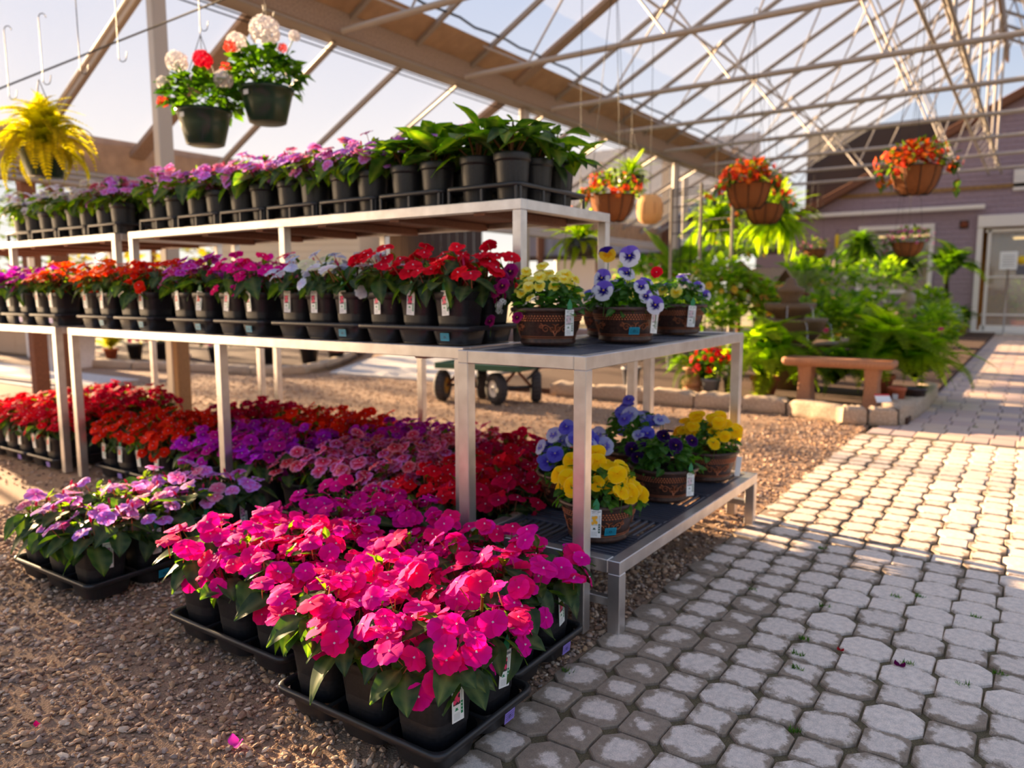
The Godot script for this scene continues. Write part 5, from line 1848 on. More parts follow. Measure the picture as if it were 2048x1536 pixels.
	var rp := pot("flowering_pot", Vector3(-2.13, 0.04, -5.92), 0.075, 0.16, M.grey_plastic, "grey nursery pot of drooping red flowers behind the edging stones", "potted flowers")
	bloom_plant(rp, Vector3(0.17, 0.15, 0.15), Vector3(0, 0.27, 0), 110, 0.07, lin(40, 84, 30), lin(110, 150, 50), 606, [ch.r], 34, 1.0, 0.6)
	pot("nursery_pot", Vector3(-1.98, 0.04, -6.0), 0.075, 0.17, M.black_plastic, "black nursery pot right beside the red-flowered pot")
	pot("nursery_pot", Vector3(-2.95, 0.04, -6.15), 0.085, 0.19, M.grey_plastic, "grey empty-looking nursery pot seen under the pansy table near its far leg")
	var bp := thing("small_pedestal", Vector3(-2.3, 0.04, -5.95), 0.0, "squat reddish stone pedestal left of the red-flowered pot".replace("left of", "next to"), "pedestal", "")
	tiers(bp, M.bench_stone, [["foot", [Vector2(0, 0), Vector2(0.11, 0), Vector2(0.11, 0.03), Vector2(0.08, 0.05), Vector2(0.075, 0.08), Vector2(0, 0.085)]], ["column", [Vector2(0, 0.08), Vector2(0.085, 0.085), Vector2(0.09, 0.12), Vector2(0.06, 0.14), Vector2(0.055, 0.2), Vector2(0.08, 0.23), Vector2(0, 0.24)]]], 20)
	# leafy plants of the bed: [px, py of the crown's middle, depth, radius, height, dark, light, flowers, label]
	var yl := impatiens_mesh(lin(236, 196, 60), lin(246, 214, 90), lin(230, 170, 30), 0.03, 901)
	var wh := impatiens_mesh(lin(238, 234, 214), lin(246, 244, 230), lin(226, 214, 160), 0.026, 902)
	var pk := impatiens_mesh(lin(226, 60, 130), lin(240, 120, 170), lin(206, 30, 100), 0.03, 903)
	var gr0 := [lin(78, 128, 36), lin(186, 210, 76)]
	var list := [
		[1445, 575, 7.4, 0.30, 0.26, [wh, yl], 26, "leafy green plant dotted with cream and yellow flowers behind the far bronze pansy bowl"],
		[1520, 610, 7.6, 0.24, 0.22, [ch.r, wh, yl], 16, "leafy plant with a few red flowers in front of the brown bird feeder"],
		[1410, 640, 6.9, 0.26, 0.16, [yl], 5, "low plant with orange-yellow leaves at the far end of the pansy table"],
		[1648, 640, 8.0, 0.26, 0.24, [yl, yl, pk], 18, "dense green plant with yellow flowers beside the tiered fountain"],
		[1700, 668, 7.9, 0.24, 0.22, [yl], 8, "low green bedding plant between the tiered fountain and the bright fern"],
		[1600, 560, 10.0, 0.3, 0.25, [yl, pk], 10, "orange and green foliage plant behind the tiered fountain's finial"],
		[1755, 560, 11.5, 0.45, 0.3, [wh], 4, "dark leafy plant in front of the shop window under the hanging ferns"],
		[1860, 615, 12.5, 0.30, 0.3, [pk], 6, "dark green plant with pink flowers between ball fountain and grey-blue vase"],
		[1480, 500, 11.5, 0.35, 0.3, [yl], 4, "green shrub behind the brown bird feeder, near the metal trellis"],
		[1380, 545, 9.5, 0.30, 0.26, [yl, wh], 10, "pale green plant at the foot of the metal trellis"],
		[1290, 560, 9.5, 0.36, 0.26, [yl, pk], 10, "yellow-green plant behind the white-and-violet pansies"],
		[1850, 668, 8.6, 0.26, 0.26, [pk], 5, "leafy plant at the paving edge just past the arching fern"],
		[1868, 655, 9.8, 0.26, 0.26, [wh], 4, "leafy plant at the paving edge, second past the arching fern"],
		[1880, 648, 11.2, 0.28, 0.28, [yl], 4, "leafy plant at the paving edge, third past the arching fern"],
		[1740, 630, 9.4, 0.34, 0.26, [yl, wh], 12, "green plant with small pale flowers between the two fountains"],
		[1570, 640, 9.4, 0.34, 0.26, [yl, wh, ch.r], 14, "bushy plant with mixed flowers right behind the tiered fountain"],
		[1660, 560, 11.0, 0.4, 0.3, [wh], 5, "dark bushy plant in front of the tall tan fountain"],
		[1400, 590, 8.6, 0.34, 0.28, [wh, yl, ch.r], 20, "bushy plant with mixed small flowers behind the far end of the pansy table"]]
	var i := 0
	for q in list:
		var c := far(q[0], q[1], q[2])
		var t := thing("bedding_plant", Vector3(c.x, 0.03, c.z), 0.0, q[7], "plant", "")
		bloom_plant(t, Vector3(q[3], q[4], q[3]) * 1.08, Vector3(0, c.y - 0.03, 0), 330, 0.13, gr0[0], gr0[1], 620 + i, q[5], q[6], 1.2, 0.0)
		st = sb()
		st.set_color(lin(92, 84, 48))
		tube(st, [Vector3.ZERO, Vector3(0.01, c.y * 0.5, 0), Vector3(0, c.y, 0)], 0.014, 5, 0.006)
		obj("stem", st, M.leaf, t)
		i += 1
	# elephant ear, banana-like leaves, ornamental grass
	var big_leaf := leaf_mesh(lin(86, 140, 34), lin(170, 196, 80), 0.42, 0.35, 0.1, 77, 8)
	var grey_leaf := leaf_mesh(lin(120, 146, 128), lin(160, 178, 160), 0.30, 0.4, 0.1, 78, 8)
	for q in [[1668, 612, 8.9, 9, 0.36, big_leaf, "broad-leaved elephant ear plant glowing green behind the tiered fountain"], [1715, 600, 10.4, 7, 0.42, grey_leaf, "grey-green broad-leaved plant next to the elephant ear"], [1530, 580, 8.6, 7, 0.34, grey_leaf, "plant with long pale upright leaves in front of the birdhouse"], [1355, 515, 9.0, 9, 0.5, S.young[0], "bright lime plant with long leaves climbing at the metal trellis"]]:
		var c := far(q[0], q[1], q[2])
		var t := thing("leafy_plant", Vector3(c.x, 0.03, c.z), 0.0, q[6], "plant", "")
		rng.seed = 700 + int(q[0])
		st = sb()
		st.set_color(lin(110, 130, 60))
		for k in q[3]:
			var a: float = k * 2.4
			var p := Vector3(cos(a) * 0.10, c.y - 0.18 + rng.randf_range(-0.1, 0.12), sin(a) * 0.10)
			tube(st, [Vector3(cos(a) * 0.02, 0, sin(a) * 0.02), p * Vector3(0.6, 0.6, 0.6), p], 0.010, 5, 0.006)
			var b := Basis(Vector3.UP, atan2(cos(a), sin(a))) * Basis(Vector3.RIGHT, rng.randf_range(-1.2, -0.3))
			put("leaf", q[5], M.leaf, t, Transform3D(b.scaled(Vector3.ONE * q[4] * rng.randf_range(0.8, 1.15)), p))
		obj("stem", st, M.leaf, t)
	var og := far(1607, 565, 9.5)
	var gt := thing("ornamental_grass", Vector3(og.x, 0.03, og.z), 0.0, "pale feathery ornamental grass behind the tiered fountain", "grass", "")
	st = sb()
	rng.seed = 800
	for k in 60:
		st.set_color(lin(150, 160, 120).lerp(lin(216, 216, 196), rng.randf()))
		var a := rng.randf() * TAU
		var d := Vector3(cos(a), 0, sin(a))
		var l := rng.randf_range(0.15, 0.34)
		tube(st, [d * 0.02, d * l * 0.25 + Vector3(0, og.y * 0.9, 0), d * l * 0.7 + Vector3(0, og.y + 0.12, 0), d * l + Vector3(0, og.y + 0.02, 0)], 0.004, 3, 0.002)
	tag(obj("blades", st, M.leaf, gt), "", "", "", "stuff")
	# birdhouse on a post
	var bh := far(1538, 597, 8.2)
	var bd := thing("birdhouse", Vector3(bh.x, 0.03, bh.z), -0.5, "orange wooden birdhouse with a weathered pitched roof on a post", "birdhouse", "")
	st = sb()
	box(st, Vector3(0, bh.y + 0.0, 0), Vector3(0.30, 0.24, 0.18), 0.004)
	obj("body", st, M.birdhouse_wood, bd)
	for s in [-1.0, 1.0]:
		st = sb()
		bar(st, Vector3(0, bh.y + 0.29, 0), Vector3(0, bh.y + 0.10, s * 0.19), 0.44, 0.02, 0.003, Vector3(0, 1, 0.001))
		obj("roof_slope", st, M.weathered, bd)
		st = sb()
		bar(st, Vector3(-0.225, bh.y + 0.29, 0), Vector3(-0.225, bh.y + 0.09, s * 0.20), 0.03, 0.03, 0.003)
		obj("gable_trim", st, M.birdhouse_wood, bd)
	st = sb()
	tube(st, [Vector3(0, 0, 0), Vector3(0, bh.y - 0.1, 0)], 0.03, 8)
	obj("post", st, M.brown_wood, bd)
	st = sb()
	lathe(st, [Vector2(0, 0.0), Vector2(0.035, 0.0), Vector2(0.035, 0.006), Vector2(0, 0.006)], 16)
	put("entrance_hole", st, M.dark_wood, bd, Transform3D(Basis(Vector3.BACK, PI / 2), Vector3(-0.151, bh.y + 0.02, 0)))
	# bird feeder with a thatch-brown roof
	var bf := far(1480, 566, 7.8)
	var fe := thing("bird_feeder", Vector3(bf.x, 0.03, bf.z), 0.3, "rust-brown bird feeder with a wide conical roof beside the birdhouse", "bird feeder", "")
	tiers(fe, M.thatch, [["roof", [Vector2(0.01, bf.y + 0.20), Vector2(0.05, bf.y + 0.16), Vector2(0.13, bf.y + 0.09), Vector2(0.24, bf.y + 0.01), Vector2(0.235, bf.y - 0.01), Vector2(0.10, bf.y + 0.05), Vector2(0, bf.y + 0.06)]], ["tray", [Vector2(0, bf.y - 0.16), Vector2(0.15, bf.y - 0.155), Vector2(0.17, bf.y - 0.12), Vector2(0.155, bf.y - 0.12), Vector2(0, bf.y - 0.145)]], ["cage", [Vector2(0, bf.y - 0.14), Vector2(0.10, bf.y - 0.14), Vector2(0.10, bf.y + 0.03), Vector2(0, bf.y + 0.04)]]], 16)
	st = sb()
	tube(st, [Vector3(0, 0, 0), Vector3(0, bf.y - 0.15, 0)], 0.022, 8)
	obj("post", st, M.rust, fe)
	# dark heron-like garden bird by the fountain
	var bi := far(1598, 592, 8.3)
	var br := thing("bird_ornament", Vector3(bi.x, 0.03, bi.z), 0.4, "rusty pink garden bird ornament with a long curved neck by the tiered fountain", "ornament", "")
	st = sb()
	smooth(st)
	tube(st, [Vector3(-0.10, bi.y - 0.16, 0), Vector3(-0.13, bi.y - 0.05, 0), Vector3(-0.09, bi.y + 0.02, 0), Vector3(-0.02, bi.y + 0.0, 0), Vector3(0.06, bi.y - 0.01, 0), Vector3(0.17, bi.y - 0.02, 0)], 0.030, 8, 0.012)
	obj("neck", st, M.rust, br)
	st = sb()
	lathe(st, [Vector2(0, -0.16), Vector2(0.06, -0.10), Vector2(0.075, 0.0), Vector2(0.05, 0.09), Vector2(0, 0.14)], 14)
	put("body", st, M.rust, br, Transform3D(Basis(Vector3.BACK, 0.9), Vector3(-0.05, bi.y - 0.2, 0)))
	for s in [-0.03, 0.03]:
		st = sb()
		tube(st, [Vector3(-0.04, bi.y - 0.28, s), Vector3(-0.04, 0, s)], 0.008, 5)
		obj("leg", st, M.rust, br)
	# metal trellis
	var tl := thing("garden_trellis", Vector3(-2.95, 0.02, -7.75), -0.25, "tall metal trellis with horizontal wires in front of the barn wall", "trellis", "")
	for x in [-0.38, 0.0, 0.38]:
		st = sb()
		tube(st, [Vector3(x, 0, 0), Vector3(x, 2.0 - 0.05 * absf(x), 0)], 0.016, 7)
		obj("upright", st, M.pipe, tl)
	for y in [0.5, 0.85, 1.2, 1.5, 1.62, 1.78, 1.9, 1.93, 1.96]:
		st = sb()
		tube(st, [Vector3(-0.4, y, 0), Vector3(0.4, y, 0)], 0.005, 4)
		obj("cross_wire", st, M.black_wire, tl)
	for x in [-0.25, -0.12, 0.13, 0.26]:
		st = sb()
		tube(st, [Vector3(x, 0.1, 0), Vector3(x, 1.5, 0)], 0.006, 4)
		obj("cross_wire", st, M.black_wire, tl)
	var sp := far(1372, 487, 9.4)
	var ps := thing("post_sign", Vector3(sp.x, sp.y, sp.z), 0.45, "small pale square sign on the metal post near the trellis", "sign", "")
	st = sb()
	box(st, Vector3.ZERO, Vector3(0.13, 0.12, 0.01), 0.002)
	obj("board", st, M.white_label, ps)
	for k in 2:
		st = sb()
		box(st, Vector3(0, 0.02 - 0.04 * k, 0.006), Vector3(0.08, 0.012, 0.002), 0.0005)
		obj("lettering", st, M.grey_plastic, ps)
	st = sb()
	box(st, Vector3(-0.02, -sp.y / 2.0 + 0.4, -0.04), Vector3(0.07, sp.y + 0.8, 0.06), 0.006)
	obj("post", st, M.steel, ps)
	# palm by the siding, dark shrub by the door
	var pa := thing("potted_palm", Vector3(on_z(1893, 560, -17.4).x, 0.03, -17.4), 0.0, "tall dark palm with fine fronds against the grey siding", "palm", "")
	rng.seed = 810
	st = sb()
	st.set_color(lin(84, 74, 50))
	tube(st, [Vector3.ZERO, Vector3(0.03, 0.7, 0), Vector3(0, 1.15, 0)], 0.05, 7, 0.035)
	obj("trunk", st, M.leaf, pa)
	fronds(pa, "frond_dark", 30, 0.95, Vector3(0, 1.1, 0), 0.1, 1.4, 1.3)
	potted_fern("potted_fern", Vector3(on_z(1925, 640, -17.6).x, 0.03, -17.6), "dark spiky green plant in a small terracotta pot right beside the glass door", 0.55, 40, "frond_dark", 811, M.terracotta, 0.5, 1.4)

# ---------------------------------------------------------------- behind and beside the benches
func wheel(t: Node3D, at: Vector3, r: float, w: float, turn: float, rim: Material) -> void:
	var st := sb()
	var prof := [Vector2(r * 0.52, -w * 0.35), Vector2(r * 0.6, -w * 0.5), Vector2(r * 0.88, -w * 0.5), Vector2(r, -w * 0.3), Vector2(r, w * 0.3), Vector2(r * 0.88, w * 0.5), Vector2(r * 0.6, w * 0.5), Vector2(r * 0.52, w * 0.35)]
	lathe(st, prof, 24)
	for k in 22:
		var a := TAU * k / 22
		box(st, Vector3(cos(a) * r, 0, sin(a) * r), Vector3(r * 0.10, w * 0.62, r * 0.13), 0.002, Basis(Vector3.UP, -a))
	var b := Basis(Vector3.UP, turn) * Basis(Vector3.BACK, PI / 2)
	put("tyre", st, M.rubber, t, Transform3D(b, at))
	st = sb()
	lathe(st, [Vector2(r * 0.12, -w * 0.42), Vector2(r * 0.16, -w * 0.40), Vector2(r * 0.2, -w * 0.15), Vector2(r * 0.45, -w * 0.2), Vector2(r * 0.54, -w * 0.42), Vector2(r * 0.54, w * 0.42), Vector2(r * 0.45, w * 0.2), Vector2(r * 0.2, w * 0.15), Vector2(r * 0.16, w * 0.4), Vector2(r * 0.12, w * 0.42)], 18)
	put("wheel_rim", st, rim, t, Transform3D(b, at))

func yard() -> void:
	# garden wagon
	var wa := thing("garden_wagon", Vector3.ZERO, 0.0, "green flatbed garden wagon with four black pneumatic tyres behind the benches", "wagon", "")
	var r := 0.125
	var w0 := ground(886, 800)
	var w1 := ground(993, 808)
	var w2 := ground(1072, 803)
	var w3 := Vector3(w0.x + (w2.x - w1.x), 0, w0.z + (w2.z - w1.z))
	var i := 0
	for w in [w0, w1, w2, w3]:
		wheel(wa, Vector3(w.x, r, w.z), r, 0.085, 0.35 if i == 0 else (1.15 if i == 1 else 0.6), M.rim_yellow if i == 0 else (M.white_paint if i == 1 else M.rust))
		i += 1
	var st := sb()
	tube(st, [Vector3(w0.x, r, w0.z), Vector3(w3.x, r, w3.z)], 0.014, 6)
	obj("axle", st, M.black_plastic, wa)
	st = sb()
	tube(st, [Vector3(w1.x, r, w1.z), Vector3(w2.x, r, w2.z)], 0.014, 6)
	obj("axle", st, M.black_plastic, wa)
	var mid1 := (w1 + w2) / 2.0
	var mid0 := (w0 + w3) / 2.0
	for w in [w1, w2, w0, w3]:
		st = sb()
		tube(st, [Vector3(w.x, r, w.z).lerp(Vector3(mid1.x, r, mid1.z) if w == w1 or w == w2 else Vector3(mid0.x, r, mid0.z), 0.25), Vector3(mid1.x if w == w1 or w == w2 else mid0.x, 0.27, mid1.z if w == w1 or w == w2 else mid0.z)], 0.012, 6)
		obj("strut", st, M.rust, wa)
	var c := (mid0 + mid1) / 2.0
	var along := (mid1 - mid0).normalized()
	var side := Vector3(-along.z, 0, along.x)
	var L := mid0.distance_to(mid1) + 0.24
	var b := Basis(side, Vector3.UP, side.cross(Vector3.UP))
	for s in [-1.0, 1.0]:
		st = sb()
		box(st, Vector3(s * 0.22, 0, 0), Vector3(0.025, 0.05, L), 0.003)
		put("bed_rail", st, M.wagon_green, wa, Transform3D(b, c + Vector3(0, 0.30, 0)))
		st = sb()
		box(st, Vector3(0, 0, s * L / 2), Vector3(0.46, 0.05, 0.025), 0.003)
		put("bed_rail", st, M.wagon_green, wa, Transform3D(b, c + Vector3(0, 0.30, 0)))
	st = sb()
	box(st, Vector3.ZERO, Vector3(0.42, 0.012, L - 0.02), 0.002)
	put("bed", st, M.wagon_green, wa, Transform3D(b, c + Vector3(0, 0.30, 0)))
	st = sb()
	tube(st, [mid1 + along * 0.1 + Vector3(0, 0.2, 0), mid1 + along * 0.25 + Vector3(0, 0.34, 0)], 0.012, 6)
	obj("handle", st, M.black_plastic, wa)
	# low stone edging of the side bed, curving round
	var pts := [[150, 733], [262, 738], [352, 742], [438, 746], [500, 749], [556, 750], [612, 748], [655, 740], [690, 727], [716, 713]]
	var words := ["farthest toward the retaining wall", "second behind the mid bench's tall leg", "beside the wooden sleeve of the roof post", "behind the mid bench's middle leg", "under the pink flowers", "left of the paired bench legs", "right behind the paired bench legs", "at the start of the curve", "on the curve by the concrete path", "last one at the concrete path"]
	for k in 9:
		edging(ground(pts[k][0], pts[k][1]), ground(pts[k + 1][0], pts[k + 1][1]), 0.10, "low tan edging stone of the side bed, %s" % words[k].replace("left of", "just before"), "edging of the side bed", 540 + k, 0.14)
	st = sb()
	flat(st)
	var poly := []
	for q in pts: poly.append(ground(q[0], q[1]) + Vector3(0, 0.04, -0.1))
	poly.append(Vector3(-9.5, 0.04, -9.5))
	poly.append(Vector3(-13, 0.04, -7))
	for k in range(1, poly.size() - 1): tri(st, poly[0], poly[k], poly[k + 1])
	var sbed := obj("planting_soil", st, M.mulch)
	tag(sbed, "dark soil of the side bed behind the low tan edging stones", "soil", "", "structure")
	# pots with pink flowers on the side bed
	var pk := impatiens_mesh(lin(226, 90, 150), lin(240, 150, 190), lin(206, 50, 120), 0.03, 905)
	var spots := [[232, 728, 0.10, true, "black nursery pot of pale pink flowers nearest the grey planter tub"], [282, 728, 0.12, true, "wide black nursery pot of pink flowers beside the grey stone urn"], [398, 735, 0.10, true, "black pot with a few pink flowers behind the middle bench leg"], [500, 738, 0.11, true, "black nursery pot with one pink bloom between the pairs of legs"], [588, 738, 0.12, false, "empty-looking black nursery pot by the paired bench legs"], [645, 730, 0.12, true, "black nursery pot with pink flowers at the curve of the side bed"], [690, 716, 0.10, false, "black nursery pot last in the side bed near the concrete path"]]
	i = 0
	for q in spots:
		var g := ground(q[0], q[1]) + Vector3(-0.08, 0.04, -0.3)
		var p := pot("flowering_pot", g, q[2], q[2] * 1.9, M.black_plastic, q[4], "potted plant")
		bloom_plant(p, Vector3(0.2, 0.14, 0.2), Vector3(0, q[2] * 1.9 + 0.08, 0), 90, 0.09, lin(40, 70, 30), lin(96, 130, 56), 640 + i, [pk], 14 if q[3] else 3, 1.1, 0.3)
		i += 1
	var ur := ground(322, 726) + Vector3(-0.1, 0.03, -0.3)
	var un := thing("stone_urn", ur, 0.0, "pale grey stone urn foot behind the tall mid bench leg", "urn", "")
	tiers(un, M.fountain_grey, [["foot", [Vector2(0, 0), Vector2(0.17, 0), Vector2(0.16, 0.05), Vector2(0.09, 0.12), Vector2(0.08, 0.2), Vector2(0, 0.21)]], ["bowl", [Vector2(0, 0.2), Vector2(0.09, 0.2), Vector2(0.2, 0.3), Vector2(0.24, 0.42), Vector2(0.26, 0.44), Vector2(0.22, 0.44), Vector2(0, 0.36)]]], 22)
	# retaining blocks, white box, grey tub, drooping plant
	var zb := -4.9
	var rb := [[-30, 28, 650, 706, "big tan concrete retaining block at the gravel end, partly out of view"], [30, 58, 650, 704, "tan concrete retaining block beside the white box"]]
	for q in rb:
		var a := on_z(q[0], q[3], zb)
		var e := on_z(q[1], q[2], zb)
		var t := thing("retaining_block", Vector3((a.x + e.x) / 2, 0.0, zb - 0.2), 0.0, q[4], "block", "retaining blocks")
		st = sb()
		box(st, Vector3(0, e.y / 2, 0), Vector3(e.x - a.x, e.y, 0.4), 0.03)
		obj("block", st, M.block_wall, t)
		st = sb()
		box(st, Vector3(0, e.y + 0.03, 0.01), Vector3(e.x - a.x + 0.02, 0.06, 0.44), 0.02)
		obj("cap", st, M.block_wall, t)
	var wb := on_z(68, 705, -4.8)
	var t2 := thing("storage_box", Vector3(wb.x, 0.0, -4.9), 0.0, "plain white upright box between the tan blocks and the grey tub", "box", "")
	st = sb()
	box(st, Vector3(0, 0.22, 0), Vector3(0.22, 0.44, 0.3), 0.02)
	obj("body", st, M.white_paint, t2)
	st = sb()
	box(st, Vector3(0, 0.455, 0), Vector3(0.24, 0.03, 0.32), 0.01)
	obj("lid", st, M.white_paint, t2)
	var gt := on_z(110, 715, -4.3)
	var t3 := thing("planter_tub", Vector3(gt.x, 0.0, -4.4), 0.0, "large square grey planter tub behind the first mid bench legs", "planter", "")
	st = sb()
	smooth(st)
	var rg := []
	for q in [[0.50, 0.0], [0.56, 0.44], [0.60, 0.45], [0.60, 0.50], [0.54, 0.50], [0.52, 0.42]]: rg.append(rr_ring(q[0], q[0], 0.05, q[1]))
	loft(st, rg)
	fan(st, rg[0], true)
	obj("tub", st, M.concrete, t3)
	st = sb()
	fan(st, rr_ring(0.53, 0.53, 0.05, 0.44))
	obj("soil", st, M.soil, t3)
	var dg := ground(200, 726) + Vector3(-0.1, 0.03, -0.2)
	potted_fern("ornamental_grass", dg, "clump of drooping tan and green grass next to the grey planter tub", 0.5, 36, "frond_gold", 650, M.terracotta, 0.3, 1.4).set_meta("category", "grass")
	# plank lying on the concrete strip
	var pl := ground(80, 768)
	var t4 := thing("metal_channel", Vector3(pl.x, 0.0, pl.z), 0.05, "long metal channel lying flat on the ground beyond the red flowers", "channel", "")
	for s in [-1.0, 1.0]:
		st = sb()
		box(st, Vector3(0, 0.02, s * 0.05), Vector3(3.0, 0.04, 0.012), 0.003)
		obj("flange", st, M.steel, t4)
	st = sb()
	box(st, Vector3(0, 0.012, 0), Vector3(3.0, 0.01, 0.10), 0.002)
	obj("web", st, M.grey_plastic, t4)
	# barn of grey corrugated sheet left of the shop, dark board fence, pale parked trailer
	var ba := structure("wall_barn")
	st = sb()
	smooth(st)
	for k in 82:
		var x0 := -11.5 + k * 0.078
		var h := 4.3
		var za := -16.8 + 0.02 * sin(k * 1.57)
		var zc := -16.8 + 0.02 * sin((k + 1) * 1.57)
		quad(st, Vector3(x0, 1.75, za), Vector3(x0, h, za), Vector3(x0 + 0.078, h, zc), Vector3(x0 + 0.078, 1.75, zc))
	obj("corrugated_sheet", st, M.corrugated, ba)
	for x in [-10.6, -8.9, -7.2, -5.6]:
		st = sb()
		box(st, Vector3(x, 2.0, -16.65), Vector3(0.14, 4.0, 0.14), 0.01)
		obj("barn_post", st, M.brown_wood, ba)
	for y in [2.55, 1.75]:
		st = sb()
		box(st, Vector3(-8.0, y, -16.66), Vector3(7.2, 0.12, 0.08), 0.01)
		obj("girt", st, M.dark_wood, ba)
	var fe := structure("wall_fence")
	for k in 14:
		st = sb()
		box(st, Vector3(-14.6 + 0.26 * k, 1.75, -14.8), Vector3(0.24, 3.5, 0.03), 0.004)
		obj("board", st, M.dark_wood, fe)
	for y in [0.8, 2.5]:
		st = sb()
		box(st, Vector3(-12.9, y, -14.74), Vector3(3.7, 0.12, 0.06), 0.004)
		obj("fence_rail", st, M.dark_wood, fe)
	var tr := thing("box_trailer", Vector3(-9.2, 0.0, -18.6), 0.3, "pale white box trailer parked in the sun beyond the trellis", "trailer", "")
	st = sb()
	box(st, Vector3(0, 1.35, 0), Vector3(3.4, 1.7, 1.8), 0.05)
	obj("body", st, M.white_paint, tr)
	st = sb()
	box(st, Vector3(0, 2.22, 0), Vector3(3.44, 0.06, 1.84), 0.02)
	obj("roof", st, M.white_paint, tr)
	for x in [-0.5, 0.5]: wheel(tr, Vector3(x, 0.32, 0.85), 0.32, 0.2, PI / 2, M.white_paint)
	var cw := thing("storage_shed", Vector3(-14.6, 0, -12.4), 0.5, "cream board-sided shed seen between the top and middle bench tiers", "shed", "")
	for k in 16:
		st = sb()
		box(st, Vector3(0, 0.08 + 0.15 * k, 1.2 + 0.004 * (k % 2)), Vector3(3.4, 0.146, 0.03), 0.006)
		obj("board", st, M.cream_wall, cw)
	st = sb()
	box(st, Vector3(0, 1.2, 0), Vector3(3.36, 2.4, 2.36), 0.02)
	obj("body", st, M.cream_wall, cw)
	st = sb()
	bar(st, Vector3(0, 2.75, -1.5), Vector3(0, 2.4, 1.45), 3.7, 0.06, 0.01)
	obj("roof", st, M.weathered, cw)
	# trees and shrubs beyond the open side
	var trees := [[-19.5, -6.6, 2.3, 3.2, 0, "leafy tree beyond the open side, behind the tall grey roof post"], [-18.5, -10.8, 2.2, 3.1, 1, "golden-lit tree beyond the side bed, behind the middle of the benches"], [-20.5, -15.6, 2.4, 3.2, 0, "green tree beyond the cream shed"], [-16.5, -19.0, 1.4, 2.0, 1, "yellow-green tree between the cream shed and the dark board fence"]]
	i = 0
	for q in trees:
		var t := thing("tree", Vector3(q[0], -0.03, q[1]), 0.0, q[5], "tree", "")
		st = sb()
		tube(st, [Vector3.ZERO, Vector3(0.05, q[2] * 0.6, 0.03), Vector3(0, q[2] * 1.1, 0)], 0.11, 8, 0.06)
		obj("trunk", st, M.brown_wood, t)
		var col := [lin(58, 84, 34), lin(140, 150, 60)] if q[4] == 0 else [lin(120, 110, 40), lin(206, 176, 80)]
		put("crown", foliage_mesh(Vector3(q[2], q[2] * 0.8, q[2]), 420, 0.4, 0.13, col[0], col[1], 660 + i, -0.8), M.leaf, t, Transform3D(Basis(), Vector3(0, q[3] * 0.75, 0))).set_meta("kind", "stuff")
		i += 1

